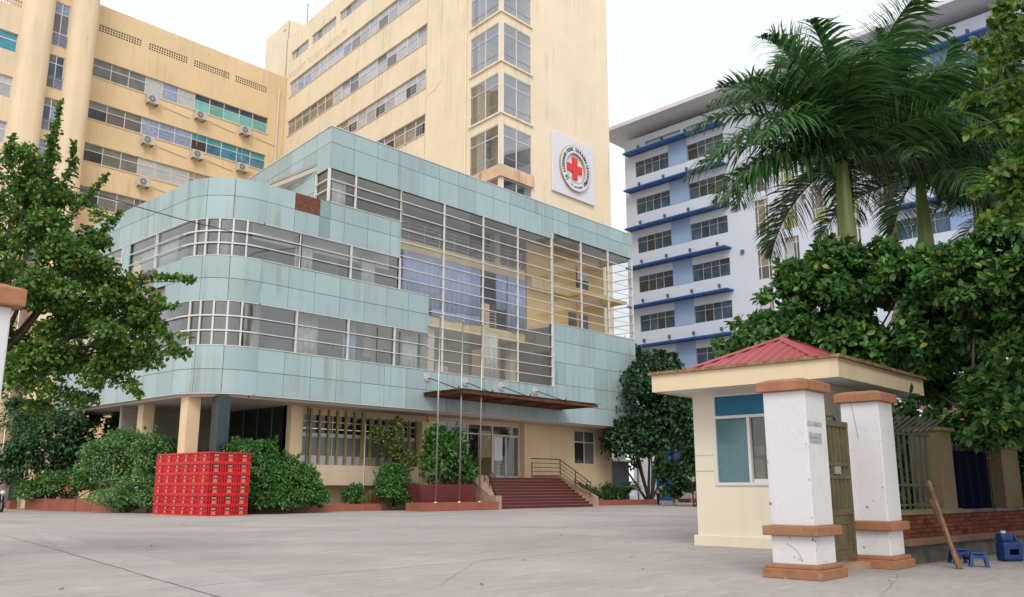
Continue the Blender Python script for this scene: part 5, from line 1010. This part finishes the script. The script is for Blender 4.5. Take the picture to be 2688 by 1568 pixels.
P, Nn = scatter(sub(LB, 22, .28), 48000, .35); out = [[P], [Nn]]
for a, b, n, s in (((120, 480), (150, 245), 420, .07), ((40, 520), (35, 330), 300, .07), ((80, 560), (118, 330), 300, .06), ((150, 560), (265, 430), 330, .05), ((180, 620), (300, 520), 260, .07), ((260, 700), (482, 690), 420, .06), ((240, 640), (400, 740), 260, .08), ((280, 760), (440, 750), 260, .07), ((300, 860), (468, 870), 420, .09), ((330, 800), (455, 880), 350, .07), ((250, 900), (345, 975), 380, .10), ((300, 790), (468, 830), 240, .05), ((5, 420), (18, 360), 160, .06), ((160, 450), (180, 350), 240, .06), ((240, 520), (285, 540), 150, .08)): shoots(at(*a, 15.2), at(*b, 14.6), n, .1, s, out)
leaves('crown', np.concatenate(out[0]), np.concatenate(out[1]), .088, .05, LF_L, LT, OVAL, .25)
m = MB(); rt = at(-70, 1240, 15.5); rt.z = 0; fk = at(-20, 900, 15.5); m.path([rt, (rt + fk) / 2 + Vector((.08, .05, 0)), fk], .16, 8, .12)
for b in LB: m.path([fk, (fk + Vector(b[:3])) / 2 + Vector((0, 0, -.1)), Vector(b[:3])], .06, 6, .02)
for a, b in (((120, 480), (150, 250)), ((260, 700), (480, 690)), ((300, 860), (466, 870)), ((150, 560), (263, 432))): m.path([at(*a, 15.2), at(*b, 14.6)], .014, 5, .004)
m.build('trunk', BARK, LT)
# --- fig / breadfruit mass behind the booth
def figtree(lb, blobs, n, base, L, trunk, group='broad leaved trees behind the booth', shell=.28):
    t = empty('broadleaf_tree', base, lb, 'tree', group); P, Nn = scatter(sub(blobs, 22, .30), n, shell); leaves('crown', P, Nn, L, L * .5, LF_FIG, t, OVAL, .35, .8)
    m = MB(); f = Vector(trunk); m.path([Vector(base), (Vector(base) + f) / 2 + Vector((.1, .05, 0)), f], .17, 8, .13)
    for b in blobs: m.path([f, (f + Vector(b[:3])) / 2, Vector(b[:3])], .045, 6, .012)
    m.build('trunk', BARK, t)
FB = [bl(2000, 780, 22.5, 1.5, 1.5, 1.1), bl(2110, 690, 22.5, 1.25, 1.2, 1.0), bl(1890, 860, 22.5, 1.0, 1.1, .8), bl(2200, 780, 22, 1.4), bl(2080, 870, 22.5, 1.5, 1.5, .9), bl(2240, 680, 22, .8, .8, .55), bl(1960, 690, 22.5, .6, .7, .5), bl(2270, 690, 21, .95, .9, .8), bl(2180, 660, 22, .9, .9, .7), bl(2330, 670, 20.5, .9, .9, .8), bl(1840, 900, 22, .7, .8, .5), bl(2050, 650, 22.5, .8, .8, .6), bl(2330, 760, 20.5, 1.0, 1.0, .9), bl(2290, 850, 20.5, 1.0, 1.0, .8), bl(2230, 880, 21, 1.0, 1.0, .8), bl(2160, 930, 21.5, .9, .9, .6), bl(2270, 950, 22, .7, .7, .6), bl(1920, 800, 22.5, 1.0, 1.0, .8), bl(1850, 850, 22.5, .8, .9, .7), bl(1985, 700, 22.5, .8, .8, .6)]
figtree('wide dome of large green leaves directly behind the booth roof', FB, 44000, (*at(2080, 1290, 22.5)[:2], 0), .21, at(2080, 960, 22.5))
FB = [bl(2400, 720, 19.5, 1.25, 1.3, 1.1), bl(2500, 650, 18.5, 1.0), bl(2330, 830, 21.6, 1.1), bl(2480, 800, 18.5, 1.1), bl(2380, 930, 21.2, 1.0, 1.1, .7), bl(2500, 930, 17.5, 1.0, 1.0, .8), bl(2580, 760, 18, 1.3), bl(2300, 960, 21.6, .7, .7, .5), bl(2440, 1010, 17.5, .55, .6, .35), bl(2500, 1050, 16.2, .6, .6, .4), bl(2330, 1050, 18, .5, .5, .3), bl(2420, 1075, 16.5, .4, .4, .22), bl(2540, 1000, 16.5, .7, .7, .6)]
figtree('dark large-leaved tree overhanging the right-hand fence', FB, 27000, (*at(2383, 1290, 18.3)[:2], 0), .19, at(2392, 1030, 18.3), shell=.32)
# unseen tree added beyond the right edge to shade the pavement there
figtree('unseen spreading tree added beyond the right edge for shade', [(-17.2, -35.8, 4.6, 1.8, 1.8, 1.1), (-15.2, -34.6, 5.2, 2.0, 2.0, 1.3), (-18.9, -35.4, 4.2, 1.2, 1.2, .7), (-14, -37, 5.0, 2.0, 2.0, 1.3)], 7000, (-14.5, -35.3, 0), .27, (-15, -35.4, 3.6))
# --- branch of a nearer tree hanging in from the right
ov = empty('overhanging_tree', (-22.2, -36.6, 0), 'yellow green leafy branches hanging in at the top right corner', 'tree'); out = [[], []]; tw = MB(); hub = Vector((-22.4, -36.3, 5.8))
BR = [((2600, 40), (2440, 20), 110), ((2600, 60), (2380, 110), 130), ((2600, 170), (2350, 250), 170), ((2600, 120), (2420, 190), 140), ((2620, 260), (2380, 320), 150), ((2620, 330), (2385, 480), 190), ((2640, 200), (2480, 300), 130), ((2600, 420), (2420, 540), 130), ((2620, 380), (2470, 420), 130), ((2620, 0), (2500, 90), 130), ((2620, 480), (2480, 560), 110)]
for a, b, n in BR:
    p0, p1 = at(*a, 11.4), at(*b, 10.8); shoots(p0, p1, int(n * 1.5), .1, .085, out); tw.path([hub, p0, (p0 + p1) / 2 + Vector((0, 0, .06)), p1], .022, 5, .004)
oP, oN = scatter(sub([bl(2535, 130, 11.6, .45, .45, .4), bl(2545, 280, 11.6, .5, .5, .45), bl(2545, 420, 11.4, .5, .5, .45), bl(2500, 60, 11.6, .35, .35, .25), bl(2500, 500, 11.2, .28, .28, .2)], 12, .4), 2600, .4); out[0].append(oP); out[1].append(oN)
oP, oN = scatter(sub([(-22.3, -36.6, 5.4, 1.8, 1.7, 1.0), (-20.5, -36.0, 5.1, 1.9, 1.6, 1.0), (-18.6, -36.4, 5.2, 2.2, 2.0, 1.2), (-21.0, -38.5, 6.0, 2.2, 2.0, 1.2), (-24.0, -37.8, 5.8, 1.5, 1.5, 1.0), (-17, -34.9, 5.5, 1.8, 1.5, 1.2), (-23.2, -36.2, 6.4, 1.6, 1.4, .8), (-20, -34.9, 6.6, 1.5, 1.2, .8), (-23.9, -35.9, 5.0, 1.2, 1.1, .8), (-19.3, -36.3, 3.8, 2.2, 1.9, 1.6)], 16, .4), 26000, .4); leaves('shade_crown', oP, oN, .24, .13, LF_FIG, ov, OVAL, .4)  # mostly out-of-frame crown, added to keep sky and sun off the fence corner
leaves('crown', np.concatenate(out[0]), np.concatenate(out[1]), .125, .07, LF_TR, ov, OVAL, .5); tw.path([(-22.2, -36.6, 0), (-22.3, -36.5, 3), hub], .15, 8, .09); tw.build('trunk', BARK, ov)
# --- royal palms
def frond_mesh(L, elev, droop, n=92, seed=0):
    r = np.random.default_rng(seed); pts = []; p = np.zeros(3); e = R(elev); ds = L / 30
    for i in range(31): pts.append(p.copy()); p = p + np.array([math.cos(e), 0, math.sin(e)]) * ds; e -= R(droop) / 30 * (.4 + 1.2 * i / 30)
    pts = np.array(pts); V = []; F = []
    def strip(ps, ws, sd_):
        k = len(V)
        for q, w_ in zip(ps, ws): V.append(q - sd_ * w_); V.append(q + sd_ * w_)
        for j in range(len(ps) - 1): F.append((k + 2 * j, k + 2 * j + 1, k + 2 * j + 3, k + 2 * j + 2))
    for i in range(0, 30): 
        w_ = .045 * (1 - i / 34); strip([pts[i], pts[i + 1]], [w_, w_], np.array([0, 1, 0])); strip([pts[i], pts[i + 1]], [w_ * .7] * 2, np.array([0, 0, 1.]))
    for s in (-1, 1):
        for i in range(n):
            t = .10 + .90 * (i + r.uniform(0, .8)) / n; f = t * 30; j = min(int(f), 29); b = pts[j] + (pts[j + 1] - pts[j]) * (f - j); tan = pts[j + 1] - pts[j]; tan /= np.linalg.norm(tan); up = np.array([-tan[2], 0, tan[0]])
            ll = L * .27 * (math.sin(math.pi * min(1, .18 + t * .84)) ** .6 + .12) * r.uniform(.85, 1.1); d = np.array([0, s, 0]) * 1.0 + tan * (.45 + .5 * t) + up * r.uniform(-.45, .75); d /= np.linalg.norm(d); q = [b]; dd = d.copy(); g = r.uniform(.5, 1.0)
            for k in range(3): q.append(q[-1] + dd * ll / 3); dd = dd + np.array([0, 0, -g * .55]); dd /= np.linalg.norm(dd)
            w_ = .027 * r.uniform(.8, 1.25); sd_ = np.cross(d, up); sd_ /= np.linalg.norm(sd_); sd_ = sd_ * .8 + tan * .6; strip(q, [w_ * .6, w_, w_ * .75, .003], sd_)
    me = bpy.data.meshes.new('frond'); me.from_pydata([tuple(v) for v in V], [], F); me.materials.append(LF_PALM); return me
FM = [(frond_mesh(3.9, 84, 30, seed=1)), (frond_mesh(4.1, 64, 70, seed=2)), (frond_mesh(4.2, 42, 85, seed=3)), (frond_mesh(4.1, 22, 80, seed=4)), (frond_mesh(3.8, 0, 70, seed=5)), (frond_mesh(3.3, -28, 45, seed=6))]
def palm(lb, base, ztop, sc_, rot0, fr_list=None):
    x, y = base; t = empty('royal_palm', (x, y, 0), lb, 'palm tree', 'royal palms'); zs = ztop - 2.25 * sc_
    prof = []; N_ = 34
    for i in range(N_ + 1): z = zs * i / N_; rr = (.17 + .07 * math.sin(math.pi * min(1, i / N_ * 1.1)) + .03 * (i < 2)) * sc_; prof.append((rr + (.006 if i % 2 else 0), z))
    MB().lathe((x, y, 0), prof, 20).build('trunk', PTRUNK, t, True)
    MB().lathe((x, y, zs), [(.20 * sc_, 0), (.215 * sc_, .12), (.20 * sc_, .6 * sc_), (.165 * sc_, 1.3 * sc_), (.13 * sc_, 1.9 * sc_), (.10 * sc_, 2.3 * sc_), (.05 * sc_, 2.6 * sc_)], 20).build('crownshaft', PSHAFT, t, True)
    top = Vector((x, y, zs + 2.15 * sc_)); a = rot0
    if fr_list is None:
        fr_list = []
        for k, n in ((0, 2), (1, 5), (2, 6), (3, 6), (4, 3)):
            for i in range(n): a += 137.5; fr_list.append((a, k))
    for a, k in fr_list: obj('frond', FM[k], None, t, Matrix.Translation(top + Vector((0, 0, random.uniform(-.15, .1)))) @ Matrix.Rotation(R(a + random.uniform(-6, 6)), 4, 'Z') @ Matrix.Rotation(R(random.uniform(-5, 5)), 4, 'Y') @ Matrix.Rotation(R(random.uniform(-18, 18)), 4, 'X') @ Matrix.Scale(sc_ * random.uniform(.92, 1.06), 4))
q = at(2072, 420, 23.5); palm('tallest royal palm, left one above the booth', q[:2], q.z + .55, 1.2, 20, [(110, 0), (150, 0), (40, 0), (95, 1), (190, 1), (10, 1), (145, 2), (-65, 2), (95, 2), (180, 3), (-60, 3), (20, 3), (128, 1), (160, 1), (-40, 1), (-75, 1), (225, 1), (132, 2), (172, 2), (-45, 2), (-90, 2), (20, 2), (215, 2), (120, 3), (150, 3), (-30, 3), (250, 3), (70, 3), (136, 4), (158, 4), (-55, 4), (60, 4)])
q = at(2262, 430, 25); palm('royal palm right of the tallest one, with swollen grey trunk', q[:2], q.z, 1.05, 75)
q = at(2385, 330, 29); palm('royal palm farther back between the two front palms and the hanging leaves', q[:2], q.z, 1.0, 140)
q = at(2530, 480, 25); palm('royal palm at the right edge behind the hanging leaves', q[:2], q.z, .95, 200)
q = at(2170, 300, 31); palm('farther royal palm whose light crown rises right of the tallest palm', q[:2], q.z, .95, 260)
# --- trees and bushes in the yard
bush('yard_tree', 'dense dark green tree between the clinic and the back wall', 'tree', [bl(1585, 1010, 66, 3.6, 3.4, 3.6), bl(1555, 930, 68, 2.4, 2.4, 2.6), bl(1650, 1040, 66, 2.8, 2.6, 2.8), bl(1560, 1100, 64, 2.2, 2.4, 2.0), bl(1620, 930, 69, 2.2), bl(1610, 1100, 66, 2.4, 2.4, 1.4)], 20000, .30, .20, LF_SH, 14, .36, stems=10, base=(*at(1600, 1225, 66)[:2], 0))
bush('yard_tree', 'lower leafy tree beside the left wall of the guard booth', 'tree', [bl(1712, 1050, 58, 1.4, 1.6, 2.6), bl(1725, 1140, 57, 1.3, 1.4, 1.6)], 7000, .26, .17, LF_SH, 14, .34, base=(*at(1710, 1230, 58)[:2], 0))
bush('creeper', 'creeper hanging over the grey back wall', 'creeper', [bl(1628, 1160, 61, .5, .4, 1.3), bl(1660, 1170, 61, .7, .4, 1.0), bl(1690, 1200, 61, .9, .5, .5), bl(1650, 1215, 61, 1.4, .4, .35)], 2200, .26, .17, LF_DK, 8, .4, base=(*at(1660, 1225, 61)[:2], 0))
bush('round_bush', 'large round light green bush left of the red crates', 'bush', [bl(310, 1150, 45, 1.9, 1.9, 1.6), bl(300, 1232, 44, 1.5, 1.4, .6), bl(370, 1232, 43, .9, .9, .6), bl(380, 1130, 44.5, 1.2, 1.3, 1.3), bl(250, 1140, 45, 1.2, 1.2, 1.2), bl(310, 1090, 45.5, 1.3, 1.2, .8), bl(350, 1210, 43.5, 1.4, 1.3, .9), bl(410, 1110, 45, .6, .7, .6)], 22000, .125, .07, LF_BL, 26, .30, stems=8)
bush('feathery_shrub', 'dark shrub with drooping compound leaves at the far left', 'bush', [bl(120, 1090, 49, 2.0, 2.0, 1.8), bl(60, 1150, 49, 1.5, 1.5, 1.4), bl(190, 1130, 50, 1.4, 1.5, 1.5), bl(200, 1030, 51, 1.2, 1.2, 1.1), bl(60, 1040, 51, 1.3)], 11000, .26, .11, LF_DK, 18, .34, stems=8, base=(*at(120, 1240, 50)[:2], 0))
bush('flowering_shrub', 'low dark green shrub with orange flowers in the terracotta planter', 'bush', [bl(180, 1195, 47, 1.2, 1.2, .8), bl(120, 1205, 48, 1.1, 1.1, .8), bl(230, 1190, 46.5, .9, .9, .8), bl(75, 1215, 48, .8, .9, .7)], 9000, .13, .08, LF_MD, 18, .34, base=(*at(170, 1232, 47)[:2], .4))
fl = [[], []]
for px, py in ((163, 1202), (170, 1206), (172, 1200), (203, 1199), (130, 1200), (177, 1178), (158, 1212)): p = at(px, py, 45.6); fl[0].append(np.array(p) + rng.normal(size=(14, 3)) * .06); fl[1].append(unit(rng.normal(size=(14, 3))))
tg = empty('orange_blossom', at(170, 1232, 45.6), 'clusters of orange blossom on the low shrub', 'flowers'); leaves('petals', np.concatenate(fl[0]), np.concatenate(fl[1]), .06, .05, FLOWER, tg, DIA)
bush('sprawling_bush', 'sprawling dark green bush just right of the red crates', 'bush', [(-14.2, -.3, 1.5, 1.3, 1.2, 1.3), (-13.2, -.4, 1.3, 1.3, 1.1, 1.2), (-14.6, .2, 2.6, .9, .9, .9), (-13.6, .1, 2.7, .8, .8, .8), (-12.4, .2, 1.9, .9, .9, 1.0), (-13.4, -.8, .6, 1.6, 1.0, .6)], 17000, .12, .07, LF_MD, 22, .30, stems=8)
bush('small_leaved_bush', 'bright green small bush spilling over the flower bed kerb', 'bush', [(-12.0, -1.0, 1.0, 1.0, .9, 1.0), (-11.3, -1.0, .7, .7, .7, .7), (-11.8, -.7, 1.7, .7, .7, .6)], 9000, .105, .065, LF_MD, 20, .30)
bush('low_shrub', 'small green shrub below the bay window parapet', 'bush', [(-7.8, .5, .7, .7, .5, .5), (-7.7, .5, 1.0, .4, .4, .35)], 1800, .12, .07, LF_MD, 10, .34, base=(-7.8, .5, .3))
P = np.column_stack([rng.normal(-6.4, .28, 700), rng.normal(.5, .15, 700), rng.uniform(.3, .7, 700)]); tg = empty('dry_grass_tuft', (-6.4, .5, .3), 'tuft of dry straw coloured grass in the flower bed', 'grass'); leaves('blades', P, unit(rng.normal(size=(700, 3)) * .35 + np.array([0, 0, 1.])), .42, .02, DRY, tg, DIA, -.8, .25)
bush('rounded_shrub', 'rounded green shrub left of the flagpoles', 'bush', [(-5.7, -.1, 1.1, 1.15, 1.0, 1.0), (-5.0, -.3, .8, .9, .8, .8), (-5.6, .0, 1.8, .8, .8, .6)], 11000, .11, .07, LF_MD, 22, .30, base=(-5.6, 0, .1))
bush('slender_tree', 'slender yellow green sapling behind the leftmost flagpole', 'tree', [(-5.2, .5, 3.2, .75, .7, 1.2), (-6.2, .6, 3.9, .6, .5, .6), (-4.9, .5, 4.4, .45, .45, .6), (-4.6, .3, 2.4, .7, .6, .8)], 3600, .13, .08, LF_YG, 14, .30, stems=9, base=(-5.1, .5, .2), sh=.4)
bush('lush_shrub', 'lush dark green shrub filling the big red planter', 'bush', [(-2.4, -.7, 2.9, 1.4, 1.0, 1.5), (-1.6, -.7, 2.1, 1.3, 1.0, 1.0), (-2.9, -.6, 3.7, .9, .8, .8), (-3.2, -.8, 2.1, .9, .8, .9), (-1.9, -.9, 3.5, .8, .7, .7)], 6500, .26, .11, LF_MD, 16, .32, base=(-2.5, -.8, 1.3))
bush('low_shrub', 'trailing low shrub right of the entrance steps', 'bush', [(11.2, -.2, .8, 1.2, .6, .6), (13.0, -.2, .6, 1.3, .6, .4), (14.8, -.2, .7, 1.2, .6, .5), (10.2, -.3, 1.0, .8, .5, .5), (13.5, -.4, 1.0, .5, .4, .4)], 5000, .13, .08, LF_DK, 16, .32, base=(12.5, -.2, .2))
cy = empty('cycad', (16.0, -.2, .3), 'small cycad with stiff arching leaves at the clinic corner', 'plant'); CF = frond_mesh(1.4, 50, 70, 30, 9)
for i in range(11): obj('frond', CF, None, cy, Matrix.Translation((16.0, -.2, .7)) @ Matrix.Rotation(R(i * 137.5), 4, 'Z') @ Matrix.Rotation(R(random.uniform(-25, 15)), 4, 'Y'))
MB().lathe((16.0, -.2, .3), [(.14, 0), (.17, .2), (.12, .45)], 10).build('stem', BARK, cy)
bush('potted_plant', 'dark broad plant growing under the overhang behind the round bush', 'plant', [bl(320, 1040, 51, .9, .9, 1.1), bl(290, 1080, 51, .8, .8, .8)], 1200, .45, .2, LF_DK, 8, .4, base=(*at(320, 1230, 51)[:2], 0))
bush('creeper', 'creeper spilling over the right-hand fence', 'creeper', [(*FW.P(6.5, .05, 1.5), .55, .25, .5), (*FW.P(7.0, .05, 1.8), .7, .3, .3), (*FW.P(6.3, -.05, 1.0), .3, .2, .4)], 2200, .12, .07, LF_FIG, 12, .36, base=FW.P(6.6, .2, .8))
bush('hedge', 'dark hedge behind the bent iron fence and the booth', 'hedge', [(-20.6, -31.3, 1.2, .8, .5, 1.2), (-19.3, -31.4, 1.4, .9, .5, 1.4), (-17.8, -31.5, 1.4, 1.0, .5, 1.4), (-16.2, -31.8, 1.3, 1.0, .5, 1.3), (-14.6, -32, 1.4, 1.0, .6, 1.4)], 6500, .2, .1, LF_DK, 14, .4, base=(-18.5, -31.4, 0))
